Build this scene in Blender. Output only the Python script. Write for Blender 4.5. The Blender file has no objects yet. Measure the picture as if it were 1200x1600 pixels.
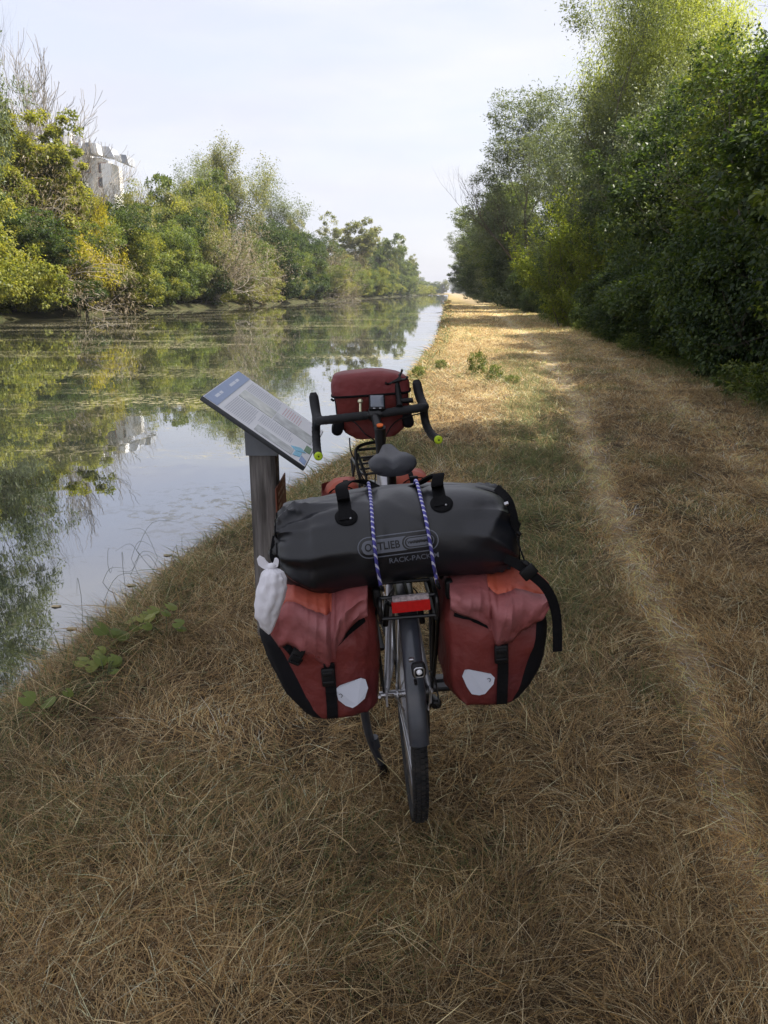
import bpy, math, random
import numpy as np
from mathutils import Vector, Matrix, Euler
from mathutils.bvhtree import BVHTree
R = math.radians
sc = bpy.context.scene
COL = sc.collection

# ---------------------------------------------------------------- camera, sky, sun, exposure
H0 = 1.5
YAW, PITCH = R(4.58), R(15.95)
cam_d = bpy.data.cameras.new('camera'); cam = bpy.data.objects.new('camera', cam_d); COL.objects.link(cam)
cam.location = (0, 0, H0)
cam.rotation_euler = (R(90) - PITCH, 0, YAW)
cam_d.sensor_fit = 'VERTICAL'; cam_d.sensor_height = 24.0; cam_d.lens = 24.0 * 1200 / 1600
cam_d.clip_start = 0.02; cam_d.clip_end = 6000
sc.camera = cam

SUN_EL, SUN_AZ = R(57), R(80)          # azimuth measured from +Y (along the canal) towards +X (the wood)
SKY_STRENGTH, SUN_STRENGTH, EXPOSURE = 0.15, 5.0, 1.1
HAZE = 0.00022
w = bpy.data.worlds.new('World'); sc.world = w; w.use_nodes = True
nt = w.node_tree; nt.nodes.clear()
out = nt.nodes.new('ShaderNodeOutputWorld'); bg = nt.nodes.new('ShaderNodeBackground')
sky = nt.nodes.new('ShaderNodeTexSky'); sky.sky_type = 'NISHITA'; sky.sun_disc = False
sky.sun_elevation = SUN_EL; sky.sun_rotation = SUN_AZ; sky.air_density = 1.0; sky.dust_density = 2.5; sky.ozone_density = 1.2
tc = nt.nodes.new('ShaderNodeTexCoord'); mp = nt.nodes.new('ShaderNodeMapping'); mp.inputs['Scale'].default_value = (1.2, 1.2, 6.0)
nz = nt.nodes.new('ShaderNodeTexNoise'); nz.inputs['Scale'].default_value = 2.2; nz.inputs['Detail'].default_value = 5
rp = nt.nodes.new('ShaderNodeMapRange'); rp.inputs['From Min'].default_value = 0.38; rp.inputs['From Max'].default_value = 0.7
rp.inputs['To Min'].default_value = 0.78; rp.inputs['To Max'].default_value = 0.96
mx = nt.nodes.new('ShaderNodeMixRGB'); mx.inputs['Color2'].default_value = (2.66, 2.66, 2.96, 1)
nt.links.new(tc.outputs['Generated'], mp.inputs['Vector']); nt.links.new(mp.outputs['Vector'], nz.inputs['Vector'])
nt.links.new(nz.outputs['Fac'], rp.inputs['Value']); nt.links.new(rp.outputs['Result'], mx.inputs['Fac'])
nt.links.new(sky.outputs['Color'], mx.inputs['Color1']); nz2 = nt.nodes.new('ShaderNodeTexNoise'); nz2.inputs['Scale'].default_value = 1.7; nz2.inputs['Detail'].default_value = 6; nz2.inputs['Roughness'].default_value = .55
mp2 = nt.nodes.new('ShaderNodeMapping'); mp2.inputs['Scale'].default_value = (1.0, 1.0, 4.5); mp2.inputs['Location'].default_value = (.35, .2, .1); nt.links.new(tc.outputs['Generated'], mp2.inputs['Vector']); nt.links.new(mp2.outputs['Vector'], nz2.inputs['Vector'])
rp2 = nt.nodes.new('ShaderNodeMapRange'); rp2.inputs['From Min'].default_value = .46; rp2.inputs['From Max'].default_value = .68; rp2.inputs['To Max'].default_value = .75; nt.links.new(nz2.outputs['Fac'], rp2.inputs['Value'])
mx2 = nt.nodes.new('ShaderNodeMixRGB'); mx2.inputs['Color2'].default_value = (3.2, 3.18, 3.28, 1); nt.links.new(rp2.outputs['Result'], mx2.inputs['Fac']); nt.links.new(mx.outputs['Color'], mx2.inputs['Color1'])
nt.links.new(mx2.outputs['Color'], bg.inputs['Color'])
bg.inputs['Strength'].default_value = SKY_STRENGTH; nt.links.new(bg.outputs['Background'], out.inputs['Surface'])
sd = bpy.data.lights.new('sun', 'SUN'); sd.energy = SUN_STRENGTH; sd.angle = R(0.53); sd.color = (1.0, 0.93, 0.80)
so = bpy.data.objects.new('sun', sd); COL.objects.link(so); so.location = (30, 10, 40)
sv = Vector((math.cos(SUN_EL) * math.sin(SUN_AZ), math.cos(SUN_EL) * math.cos(SUN_AZ), math.sin(SUN_EL)))
so.rotation_euler = sv.to_track_quat('Z', 'Y').to_euler()
vs = sc.view_settings
sc.display_settings.display_device = 'sRGB'; vs.view_transform = 'Standard'; vs.look = 'None'; vs.exposure = EXPOSURE; vs.gamma = 1; vs.use_curve_mapping = False
cy = sc.cycles
cy.max_bounces = 8; cy.diffuse_bounces = 3; cy.glossy_bounces = 3; cy.transmission_bounces = 4; cy.transparent_max_bounces = 6
cy.caustics_reflective = False; cy.caustics_refractive = False; cy.sample_clamp_indirect = 4

# ---------------------------------------------------------------- view geometry (a pixel of the 1200x1600 photo -> point of the place)
def ray_cam(px, py):
    u, v = px - 600.0, 800.0 - py
    return np.array([u, 1200 * math.cos(PITCH) + v * math.sin(PITCH), v * math.cos(PITCH) - 1200 * math.sin(PITCH)])
def c2w(p):
    c, s = math.cos(YAW), math.sin(YAW)
    return np.array([p[0] * c - p[1] * s, p[0] * s + p[1] * c, p[2]])
def at_yc(px, py, yc):
    r = ray_cam(px, py); p = r * (yc / r[1]); q = c2w(p); q[2] += H0; return q
# bicycle frame of reference: x right, y forward, z up, origin where the rear tyre meets the ground
LEAN, HEAD = 0.0578, YAW + 0.057
b0 = c2w(np.array([0.0913, 2.03, 0.0]))
BIKE = Matrix.Translation((b0[0], b0[1], 0.012)) @ Euler((0, -LEAN, HEAD)).to_matrix().to_4x4()
BI = np.array(BIKE.inverted())
def L(px, py, y):
    """photo pixel -> bicycle coordinates on the plane y"""
    o = BI @ np.array([0, 0, H0, 1]); d = BI[:3, :3] @ c2w(ray_cam(px, py))
    t = (y - o[1]) / d[1]
    return np.array([o[0] + d[0] * t, y, o[2] + d[2] * t])

# ---------------------------------------------------------------- mesh helpers
def nrm(a):
    a = np.asarray(a, float); n = np.linalg.norm(a, axis=-1, keepdims=True); return a / np.maximum(n, 1e-9)
class MB:
    def __init__(s): s.v = []; s.f = []; s.n = 0
    def add(s, v, f):
        v = np.asarray(v, float).reshape(-1, 3); s.v.append(v)
        s.f += [tuple(i + s.n for i in q) for q in f]; s.n += len(v); return s
    def rings(s, rings, closed=True, caps=True, loop=False):
        rings = np.asarray(rings, float); m, k = rings.shape[:2]; f = []
        for i in range(m if loop else m - 1):
            a, b = i * k, ((i + 1) % m) * k
            for j in range(k if closed else k - 1):
                j2 = (j + 1) % k; f.append((a + j, a + j2, b + j2, b + j))
        v = rings.reshape(-1, 3)
        if caps and closed and not loop:
            n = len(v); v = np.vstack([v, rings[0].mean(0), rings[-1].mean(0)])
            for j in range(k):
                j2 = (j + 1) % k; f.append((n, j2, j)); f.append((n + 1, (m - 1) * k + j, (m - 1) * k + j2))
        return s.add(v, f)
    def tube(s, P, r, n=10, squash=1.0, caps=True, loop=False):
        P = np.asarray(P, float); m = len(P); r = np.ones(m) * r if np.isscalar(r) else np.interp(np.linspace(0, 1, m), np.linspace(0, 1, len(r)), r)
        if loop: T = nrm(np.roll(P, -1, 0) - np.roll(P, 1, 0))
        else: T = nrm(np.gradient(P, axis=0))
        ref = np.array([0, 0, 1.0]) if abs(T[0][2]) < 0.9 else np.array([1.0, 0, 0])
        u = nrm(np.cross(T[0], ref)); out = []
        a = np.arange(n) * 2 * math.pi / n
        for i in range(m):
            u = nrm(u - T[i] * np.dot(u, T[i])); w_ = np.cross(T[i], u)
            out.append(P[i] + r[i] * (np.cos(a)[:, None] * u + squash * np.sin(a)[:, None] * w_))
        return s.rings(out, True, caps, loop)
    def box(s, c, size, M=None, bev=0.0):
        x, y, z = [q / 2 for q in size]; c = np.asarray(c, float)
        if bev <= 0:
            v = np.array([[i, j, k] for k in (-z, z) for i, j in ((-x, -y), (x, -y), (x, y), (-x, y))])
            f = [(3, 2, 1, 0), (4, 5, 6, 7), (0, 1, 5, 4), (1, 2, 6, 5), (2, 3, 7, 6), (3, 0, 4, 7)]
            if M is not None: v = v @ np.asarray(M).T
            return s.add(v + c, f)
        b = min(bev, x * .95, y * .95, z * .95); rg = []
        def ring(ix, iy, zz):
            pts = []
            for cx, cy_, a0 in ((1, 1, 0), (-1, 1, 90), (-1, -1, 180), (1, -1, 270)):
                for a in (0, 45, 90):
                    t = R(a0 + a); pts.append((cx * (ix - b) + b * math.cos(t) , cy_ * (iy - b) + b * math.sin(t), zz))
            return pts
        for zz, ins in ((-z, b * .7), (-z + b * .3, b * .25), (-z + b, 0), (z - b, 0), (z - b * .3, b * .25), (z, b * .7)):
            rg.append([(p[0] * (1 - ins / x), p[1] * (1 - ins / y), p[2]) for p in ring(x, y, zz)])
        rg = np.array(rg)
        if M is not None: rg = rg @ np.asarray(M).T
        return s.rings(rg + c)
    def ball(s, c, r, n=12, m=8):
        r = np.ones(3) * r; rg = []
        for i in range(1, m):
            t = math.pi * i / m
            rg.append([(math.cos(a) * math.sin(t), math.sin(a) * math.sin(t), -math.cos(t)) for a in np.arange(n) * 2 * math.pi / n])
        return s.rings(np.array(rg) * r + np.asarray(c))
    def slab(s, pts, nvec, th):
        """flat polygon given by 3-D points, thickened along nvec"""
        P = np.asarray(pts, float); n = len(P); nv = nrm(nvec) * th
        v = np.vstack([P, P + nv]); f = [tuple(range(n))[::-1], tuple(range(n, 2 * n))]
        f += [(i, (i + 1) % n, n + (i + 1) % n, n + i) for i in range(n)]
        return s.add(v, f)
    def strip(s, P, Wd, N, width, th):
        """webbing: centre line P, width direction Wd, normal N"""
        P = np.asarray(P, float); m = len(P); Wd = np.broadcast_to(nrm(Wd), (m, 3)); N = np.broadcast_to(nrm(N), (m, 3)); rg = []
        w_ = np.ones(m) * width if np.isscalar(width) else np.interp(np.linspace(0, 1, m), np.linspace(0, 1, len(width)), width)
        for i in range(m):
            a, b = Wd[i] * w_[i] / 2, N[i] * th / 2; rg.append([P[i] - a - b, P[i] + a - b, P[i] + a + b, P[i] - a + b])
        return s.rings(rg)
    def verts(s): return np.vstack(s.v)
    def xf(s, fn): s.v = [fn(np.vstack(s.v))]; return s
    def build(s, name, m, parent=None, off=(0, 0, 0), smooth=True, ang=40, solid=0):
        V = np.vstack(s.v) - np.asarray(off, float)
        me = bpy.data.meshes.new(name); me.from_pydata(V.tolist(), [], s.f); me.update()
        if smooth:
            me.polygons.foreach_set('use_smooth', [True] * len(me.polygons))
            try: me.set_sharp_from_angle(angle=R(ang))
            except Exception: pass
        me.materials.append(m)
        o = bpy.data.objects.new(name, me); COL.objects.link(o)
        if parent is not None: o.parent = parent
        if solid:
            md = o.modifiers.new('thickness', 'SOLIDIFY'); md.thickness = solid; md.offset = 0
        return o
def smooth_path(P, n=6, loop=False):
    P = np.asarray(P, float); out = []
    Q = np.vstack([P[-1:], P, P[:2]]) if loop else np.vstack([2 * P[0] - P[1], P, 2 * P[-1] - P[-2]])
    for i in range(1, len(Q) - 2):
        for t in np.arange(n) / n:
            a, b, c, d = Q[i - 1], Q[i], Q[i + 1], Q[i + 2]
            out.append(.5 * (2 * b + (c - a) * t + (2 * a - 5 * b + 4 * c - d) * t * t + (3 * b - a - 3 * c + d) * t ** 3))
    if not loop: out.append(P[-1])
    return np.array(out)
def tag(o, label=None, cat=None, group=None, kind=None):
    if label: o['label'] = label
    if cat: o['category'] = cat
    if group: o['group'] = group
    if kind: o['kind'] = kind
    return o
def empty(name, loc, label, cat, group=None, rot=(0, 0, 0)):
    o = bpy.data.objects.new(name, None); COL.objects.link(o); o.empty_display_size = .1
    o.location = loc; o.rotation_euler = rot; return tag(o, label, cat, group)
def bike_thing(name, base, label, cat, group=None):
    """a thing that stands in the (leaning) bicycle's frame of reference; base in bicycle coordinates"""
    p = BIKE @ Vector(base); return empty(name, p, label, cat, group, (0, -LEAN, HEAD))
def bvh_of(mb): return BVHTree.FromPolygons([tuple(p) for p in mb.verts()], mb.f)
CAMB = None
def drape(P, bvh, off=.003):
    """slide points along the line of sight until they lie on the surface, then lift them off by `off`"""
    out = []; o_ = Vector((BI @ np.array([0, 0, H0, 1]))[:3])
    for p in P:
        d = (Vector(p) - o_).normalized(); h, n, i, t = bvh.ray_cast(o_, d)
        if h is None: h2, n2, i2, t2 = bvh.find_nearest(Vector(p)); h = h2
        out.append(np.array(h) - np.array(d) * off)
    return np.array(out)
def hnoise(x, y, seed=0, oct=4, f=1.0):
    """cheap smooth value noise in numpy"""
    rs = np.random.RandomState(seed); G = rs.rand(256, 256); r = np.zeros(np.broadcast(x, y).shape); a = 1.0; tot = 0
    for o in range(oct):
        X = np.asarray(x) * f + 17.3 * o; Y = np.asarray(y) * f + 9.1 * o
        xi = np.floor(X).astype(int); yi = np.floor(Y).astype(int); u = X - xi; v = Y - yi; u = u * u * (3 - 2 * u); v = v * v * (3 - 2 * v)
        g = lambda i, j: G[i % 256, j % 256]
        r += a * ((g(xi, yi) * (1 - u) + g(xi + 1, yi) * u) * (1 - v) + (g(xi, yi + 1) * (1 - u) + g(xi + 1, yi + 1) * u) * v)
        tot += a; a *= .5; f *= 2.1
    return r / tot

# ---------------------------------------------------------------- materials
def mat(name, col, rough=.6, metal=0.0, var=.12, vscale=30, bump=.0, bscale=200, spec=.5, coat=0, sheen=0, c2=None, c2scale=6, c2lo=.45, c2hi=.65, trans=0, bdist=.002, stretch=(1, 1, 1)):
    m = bpy.data.materials.new(name); m.use_nodes = True; t = m.node_tree; N = t.nodes; b = N['Principled BSDF']
    b.inputs['Roughness'].default_value = rough; b.inputs['Metallic'].default_value = metal; b.inputs['Specular IOR Level'].default_value = spec
    b.inputs['Coat Weight'].default_value = coat; b.inputs['Sheen Weight'].default_value = sheen
    tcn = N.new('ShaderNodeTexCoord'); mpn = N.new('ShaderNodeMapping'); mpn.inputs['Scale'].default_value = stretch
    t.links.new(tcn.outputs['Object'], mpn.inputs['Vector']); V = mpn.outputs['Vector']
    def noise(s, det=5):
        n = N.new('ShaderNodeTexNoise'); n.inputs['Scale'].default_value = s; n.inputs['Detail'].default_value = det; t.links.new(V, n.inputs['Vector']); return n.outputs['Fac']
    base = N.new('ShaderNodeRGB'); base.outputs[0].default_value = (*col, 1); cur = base.outputs[0]
    if c2 is not None:
        mr = N.new('ShaderNodeMapRange'); mr.inputs['From Min'].default_value = c2lo; mr.inputs['From Max'].default_value = c2hi
        t.links.new(noise(c2scale), mr.inputs['Value']); mm = N.new('ShaderNodeMixRGB'); t.links.new(mr.outputs[0], mm.inputs['Fac'])
        t.links.new(cur, mm.inputs['Color1']); mm.inputs['Color2'].default_value = (*c2, 1); cur = mm.outputs[0]
    if var:
        mr = N.new('ShaderNodeMapRange'); mr.inputs['From Min'].default_value = .25; mr.inputs['From Max'].default_value = .75
        mr.inputs['To Min'].default_value = 1 - var; mr.inputs['To Max'].default_value = 1 + var; t.links.new(noise(vscale), mr.inputs['Value'])
        mm = N.new('ShaderNodeVectorMath'); mm.operation = 'SCALE'; t.links.new(cur, mm.inputs[0]); t.links.new(mr.outputs[0], mm.inputs['Scale']); cur = mm.outputs[0]
    t.links.new(cur, b.inputs['Base Color'])
    if bump:
        bn = N.new('ShaderNodeBump'); bn.inputs['Strength'].default_value = bump; bn.inputs['Distance'].default_value = bdist
        t.links.new(noise(bscale), bn.inputs['Height']); t.links.new(bn.outputs[0], b.inputs['Normal'])
    return m
def leaf_mat(name, cols, transl=.4, gloss=.25, rough=.45):
    """cols: 3-4 leaf colours picked per leaf by the 'tint' attribute"""
    m = bpy.data.materials.new(name); m.use_nodes = True; t = m.node_tree; N = t.nodes; b = N['Principled BSDF']
    at = N.new('ShaderNodeAttribute'); at.attribute_name = 'tint'; cr = N.new('ShaderNodeValToRGB'); e = cr.color_ramp.elements
    while len(e) < len(cols): e.new(.5)
    for i, c in enumerate(cols): e[i].position = i / (len(cols) - 1); e[i].color = (*c, 1)
    t.links.new(at.outputs['Fac'], cr.inputs['Fac']); t.links.new(cr.outputs[0], b.inputs['Base Color'])
    b.inputs['Roughness'].default_value = rough; b.inputs['Specular IOR Level'].default_value = gloss
    tr = N.new('ShaderNodeBsdfTranslucent'); g = N.new('ShaderNodeMixRGB'); g.blend_type = 'MULTIPLY'; g.inputs['Fac'].default_value = 1
    g.inputs['Color2'].default_value = (1.5, 1.45, .5, 1); t.links.new(cr.outputs[0], g.inputs['Color1']); t.links.new(g.outputs[0], tr.inputs['Color'])
    ms = N.new('ShaderNodeMixShader'); ms.inputs['Fac'].default_value = transl
    t.links.new(b.outputs[0], ms.inputs[1]); t.links.new(tr.outputs[0], ms.inputs[2]); t.links.new(ms.outputs[0], N['Material Output'].inputs['Surface'])
    return m
# ================================================================ SETTING: ground, water
WATER = -0.30
def near_edge(y):     # x of the waterline on our side
    return np.interp(y, [-6, 2.6, 3.05, 4.0, 4.75, 6.1, 7.7, 10, 17, 28, 60, 200, 900], [-3.4, -1.9, -1.88, -1.82, -1.76, -1.46, -1.12, -.98, -.82, -.42, -.3, -.2, 0.3]) \
        + .16 * (hnoise(y * 1.0, y * 0 + 3, 4, 3, .9) - .5) + .05 * (hnoise(y, y * 0, 9, 2, 5) - .5)
def far_edge(y):
    return np.interp(y, [-40, 50, 110, 200, 400, 900], [-33, -30, -27.5, -25.5, -23, -16]) + 1.5 * (hnoise(y, y * 0 + 1, 14, 3, .05) - .5)
def rut_x(y): return np.interp(y, [-3, 1.9, 3.24, 5.4, 11.7, 23, 45, 90, 900], [.8, .9, 1.05, 1.25, 1.95, 2.7, 3.4, 3.9, 6])
def rut2_x(y): return rut_x(y) + np.interp(y, [0, 10, 16, 37, 100], [1.35, 1.4, 1.45, 2.0, 1.6])
def rut_mask(x, y):
    wob = .22 * (hnoise(x * 0, y, 21, 3, .6) - .5)
    w_ = .085 + .007 * np.abs(y)
    a = np.exp(-((x - rut_x(y) - wob) / w_) ** 2); b = .5 * np.exp(-((x - rut2_x(y) - wob) / (w_ * 1.3)) ** 2)
    return np.clip((1.15 * a + b) * (.55 + .8 * hnoise(x, y, 23, 3, 3.5)), 0, 1)
def ground_z(x, y):
    e = near_edge(y); f = far_edge(y)
    t = np.clip((x - e) / .55, -1.5, 1)
    z = np.where(t < 0, WATER + t * .55, WATER + (1 - (1 - t) ** 2) * (-WATER - .02))
    z = np.where(x < e - .8, WATER - .9, z)
    lt = np.clip((f - x) / 1.2, -1, 1.0)
    z = np.where(x < f + 1.5, np.maximum(z, WATER + lt * .55), z)
    land = np.clip((x - e) / .6, 0, 1)
    z = z + land * (.05 * (hnoise(x, y, 5, 3, .7) - .5) + .035 * (hnoise(x, y, 6, 3, 3.2) - .5)) - .035 * rut_mask(x, y) * land
    z = z + .5 * np.clip((x - 6) / 20, 0, 1)
    z = np.where(y > 730, np.maximum(z, .2), z)
    return z
def sheet(name, xs, ys, zf, m):
    X, Y = np.meshgrid(xs, ys); Z = zf(X, Y); nx, ny = len(xs), len(ys)
    V = np.stack([X, Y, Z], -1).reshape(-1, 3)
    i = np.arange(nx - 1)[None] + nx * np.arange(ny - 1)[:, None]; F = np.stack([i, i + 1, i + 1 + nx, i + nx], -1).reshape(-1, 4)
    me = bpy.data.meshes.new(name); quick_mesh(me, V, F); me.materials.append(m)
    me.polygons.foreach_set('use_smooth', np.ones(len(F), bool))
    o = bpy.data.objects.new(name, me); COL.objects.link(o); return o, X, Y
def quick_mesh(me, V, F):
    V = np.asarray(V, np.float32); F = np.asarray(F, np.int32); k = F.shape[1]
    me.vertices.add(len(V)); me.vertices.foreach_set('co', V.ravel())
    me.loops.add(F.size); me.loops.foreach_set('vertex_index', F.ravel())
    me.polygons.add(len(F)); me.polygons.foreach_set('loop_start', np.arange(0, F.size, k, dtype=np.int32))
    me.update(calc_edges=True)
def attr(me, name, data, dom='POINT', typ='FLOAT'):
    a = me.attributes.new(name, typ, dom)
    if typ == 'FLOAT': a.data.foreach_set('value', np.asarray(data, np.float32).ravel())
    else: a.data.foreach_set('color', np.asarray(data, np.float32).ravel())

def ground_mat():
    m = bpy.data.materials.new('dry grass ground'); m.use_nodes = True; t = m.node_tree; N = t.nodes; b = N['Principled BSDF']
    tcn = N.new('ShaderNodeTexCoord'); V = tcn.outputs['Object']
    def noise(s, det=6, vec=V):
        n = N.new('ShaderNodeTexNoise'); n.inputs['Scale'].default_value = s; n.inputs['Detail'].default_value = det; t.links.new(vec, n.inputs['Vector']); return n.outputs['Fac']
    def ramp(f, a, b_):
        mr = N.new('ShaderNodeMapRange'); mr.inputs['From Min'].default_value = a; mr.inputs['From Max'].default_value = b_; t.links.new(f, mr.inputs['Value']); return mr.outputs[0]
    def mix(f, a, c):
        mm = N.new('ShaderNodeMixRGB'); t.links.new(f, mm.inputs['Fac'])
        for s, q in (('Color1', a), ('Color2', c)):
            if isinstance(q, tuple): mm.inputs[s].default_value = (*q, 1)
            else: t.links.new(q, mm.inputs[s])
        return mm.outputs[0]
    at = N.new('ShaderNodeAttribute'); at.attribute_name = 'near'
    far = mix(ramp(noise(9), .35, .65), (.30, .22, .11), (.50, .39, .20))
    far = mix(ramp(noise(.6), .5, .68), far, (.22, .20, .08))
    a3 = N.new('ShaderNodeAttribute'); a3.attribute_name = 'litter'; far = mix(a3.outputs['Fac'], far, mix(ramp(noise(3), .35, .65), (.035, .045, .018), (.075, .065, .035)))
    soil = mix(ramp(noise(40), .3, .7), (.030, .023, .016), (.11, .082, .052))
    c = mix(at.outputs['Fac'], far, soil)
    a2 = N.new('ShaderNodeAttribute'); a2.attribute_name = 'rut'
    c = mix(a2.outputs['Fac'], c, mix(ramp(noise(55), .35, .65), (.30, .225, .14), (.50, .39, .25)))
    t.links.new(c, b.inputs['Base Color']); b.inputs['Roughness'].default_value = 1; b.inputs['Specular IOR Level'].default_value = .1
    bn = N.new('ShaderNodeBump'); bn.inputs['Strength'].default_value = .7; bn.inputs['Distance'].default_value = .02; t.links.new(noise(45), bn.inputs['Height']); t.links.new(bn.outputs[0], b.inputs['Normal'])
    return m
ys = np.unique(np.concatenate([np.arange(-12, 12, .07), np.arange(12, 40, .3), np.arange(40, 120, 1.5), np.geomspace(120, 3500, 60), [-400, -100, -30]]))
xs = np.unique(np.concatenate([np.arange(-3.4, 6, .06), np.arange(6, 14, .4), np.arange(-9, -3.4, .7), -np.arange(20, 45, .8), [-15, 20, 30, 60, 150, 500, 1500], [-60, -100, -250, -700, -1500]]))
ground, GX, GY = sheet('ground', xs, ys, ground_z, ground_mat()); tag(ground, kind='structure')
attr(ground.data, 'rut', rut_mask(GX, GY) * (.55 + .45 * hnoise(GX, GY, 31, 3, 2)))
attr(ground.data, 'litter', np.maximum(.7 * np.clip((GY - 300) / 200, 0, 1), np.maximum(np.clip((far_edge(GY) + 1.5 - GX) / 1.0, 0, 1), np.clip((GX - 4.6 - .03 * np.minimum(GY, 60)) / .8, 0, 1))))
attr(ground.data, 'near', np.clip(1 - (GY - 9) / 20, 0, 1))

def pebbles():
    rs = np.random.RandomState(91); mb = MB()
    for i in range(420):
        y = 1.4 + 10 * rs.rand() ** 1.3; x = float(rut_x(y)) + .13 * rs.randn(); z = float(ground_z(np.array([x]), np.array([y]))[0]); r = .004 + .009 * rs.rand() ** 2
        mb.ball((x, y, z + r * .3), (r, r * (.6 + .5 * rs.rand()), r * .6), 6, 4)
    tag(mb.build('gravel', mat('small pebbles', (.30, .27, .23), .9, var=.4, vscale=60)), 'small stones and crumbs of earth lying in the worn rut', 'gravel', None, 'stuff')
pebbles()
def water_mat():
    m = bpy.data.materials.new('still canal water'); m.use_nodes = True; t = m.node_tree; N = t.nodes
    for n in list(N):
        if n.type == 'BSDF_PRINCIPLED': N.remove(n)
    tcn = N.new('ShaderNodeTexCoord')
    def mapn(sx, sy, sz=1):
        mp = N.new('ShaderNodeMapping'); mp.inputs['Scale'].default_value = (sx, sy, sz); t.links.new(tcn.outputs['Object'], mp.inputs['Vector']); return mp.outputs[0]
    def noise(vec, s, det=5, rough=.5):
        n = N.new('ShaderNodeTexNoise'); n.inputs['Scale'].default_value = s; n.inputs['Detail'].default_value = det; n.inputs['Roughness'].default_value = rough; t.links.new(vec, n.inputs['Vector']); return n.outputs['Fac']
    def ramp(f, a, b_, lo=0, hi=1):
        mr = N.new('ShaderNodeMapRange'); mr.inputs['From Min'].default_value = a; mr.inputs['From Max'].default_value = b_; mr.inputs['To Min'].default_value = lo; mr.inputs['To Max'].default_value = hi; t.links.new(f, mr.inputs['Value']); return mr.outputs[0]
    def mth(op, a, b_):
        n = N.new('ShaderNodeMath'); n.operation = op
        for i, q in enumerate((a, b_)):
            if isinstance(q, (int, float)): n.inputs[i].default_value = q
            else: t.links.new(q, n.inputs[i])
        return n.outputs[0]
    def mix(f, a, c):
        mm = N.new('ShaderNodeMixRGB'); t.links.new(f, mm.inputs['Fac'])
        for s, q in (('Color1', a), ('Color2', c)):
            if isinstance(q, tuple): mm.inputs[s].default_value = (*q, 1)
            else: t.links.new(q, mm.inputs[s])
        return mm.outputs[0]
    iso = mapn(1, 1)
    bn = N.new('ShaderNodeBump'); bn.inputs['Strength'].default_value = .06; bn.inputs['Distance'].default_value = .02
    t.links.new(noise(mapn(1, .6), 2.2, 3), bn.inputs['Height'])
    murk = N.new('ShaderNodeBsdfDiffuse'); t.links.new(mix(ramp(noise(iso, 1.2), .4, .65), (.040, .042, .028), (.022, .028, .022)), murk.inputs['Color'])
    gl = N.new('ShaderNodeBsdfGlossy'); gl.inputs['Roughness'].default_value = .012; gl.inputs['Color'].default_value = (.93, .95, 1, 1); t.links.new(bn.outputs[0], gl.inputs['Normal'])
    fr = N.new('ShaderNodeFresnel'); fr.inputs['IOR'].default_value = 1.55; t.links.new(bn.outputs[0], fr.inputs['Normal'])
    fac = ramp(fr.outputs[0], 0, 1, .30, 1)
    wmix = N.new('ShaderNodeMixShader'); t.links.new(fac, wmix.inputs[0]); t.links.new(murk.outputs[0], wmix.inputs[1]); t.links.new(gl.outputs[0], wmix.inputs[2])
    # floating weed: large rafts broken up by fine speckle
    rafts = ramp(noise(mapn(.16, .30), 1.0, 4, .6), .52, .66)
    speck = ramp(noise(iso, 9, 6, .7), .51, .58)
    streak = ramp(noise(mapn(.9, 3.2), 1.3, 6, .65), .57, .66)
    mask = mth('MULTIPLY', mth('MULTIPLY', rafts, speck), .8)
    mask2 = mth('MULTIPLY', mth('MULTIPLY', streak, ramp(noise(iso, 22, 4, .7), .50, .60)), .55)
    mask = mth('MINIMUM', mth('ADD', mask, mask2), .85)
    wd = N.new('ShaderNodeBsdfDiffuse'); t.links.new(mix(noise(iso, 14), (.14, .13, .065), (.40, .36, .25)), wd.inputs['Color'])
    o = N.new('ShaderNodeMixShader'); t.links.new(mask, o.inputs[0]); t.links.new(wmix.outputs[0], o.inputs[1]); t.links.new(wd.outputs[0], o.inputs[2])
    t.links.new(o.outputs[0], N['Material Output'].inputs['Surface'])
    return m
water, _, _ = sheet('water', np.array([-60, -30, 0, 3.0]), np.concatenate([[-40, 0], np.linspace(10, 760, 20)]), lambda x, y: x * 0 + WATER, water_mat()); tag(water, kind='structure')

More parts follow.
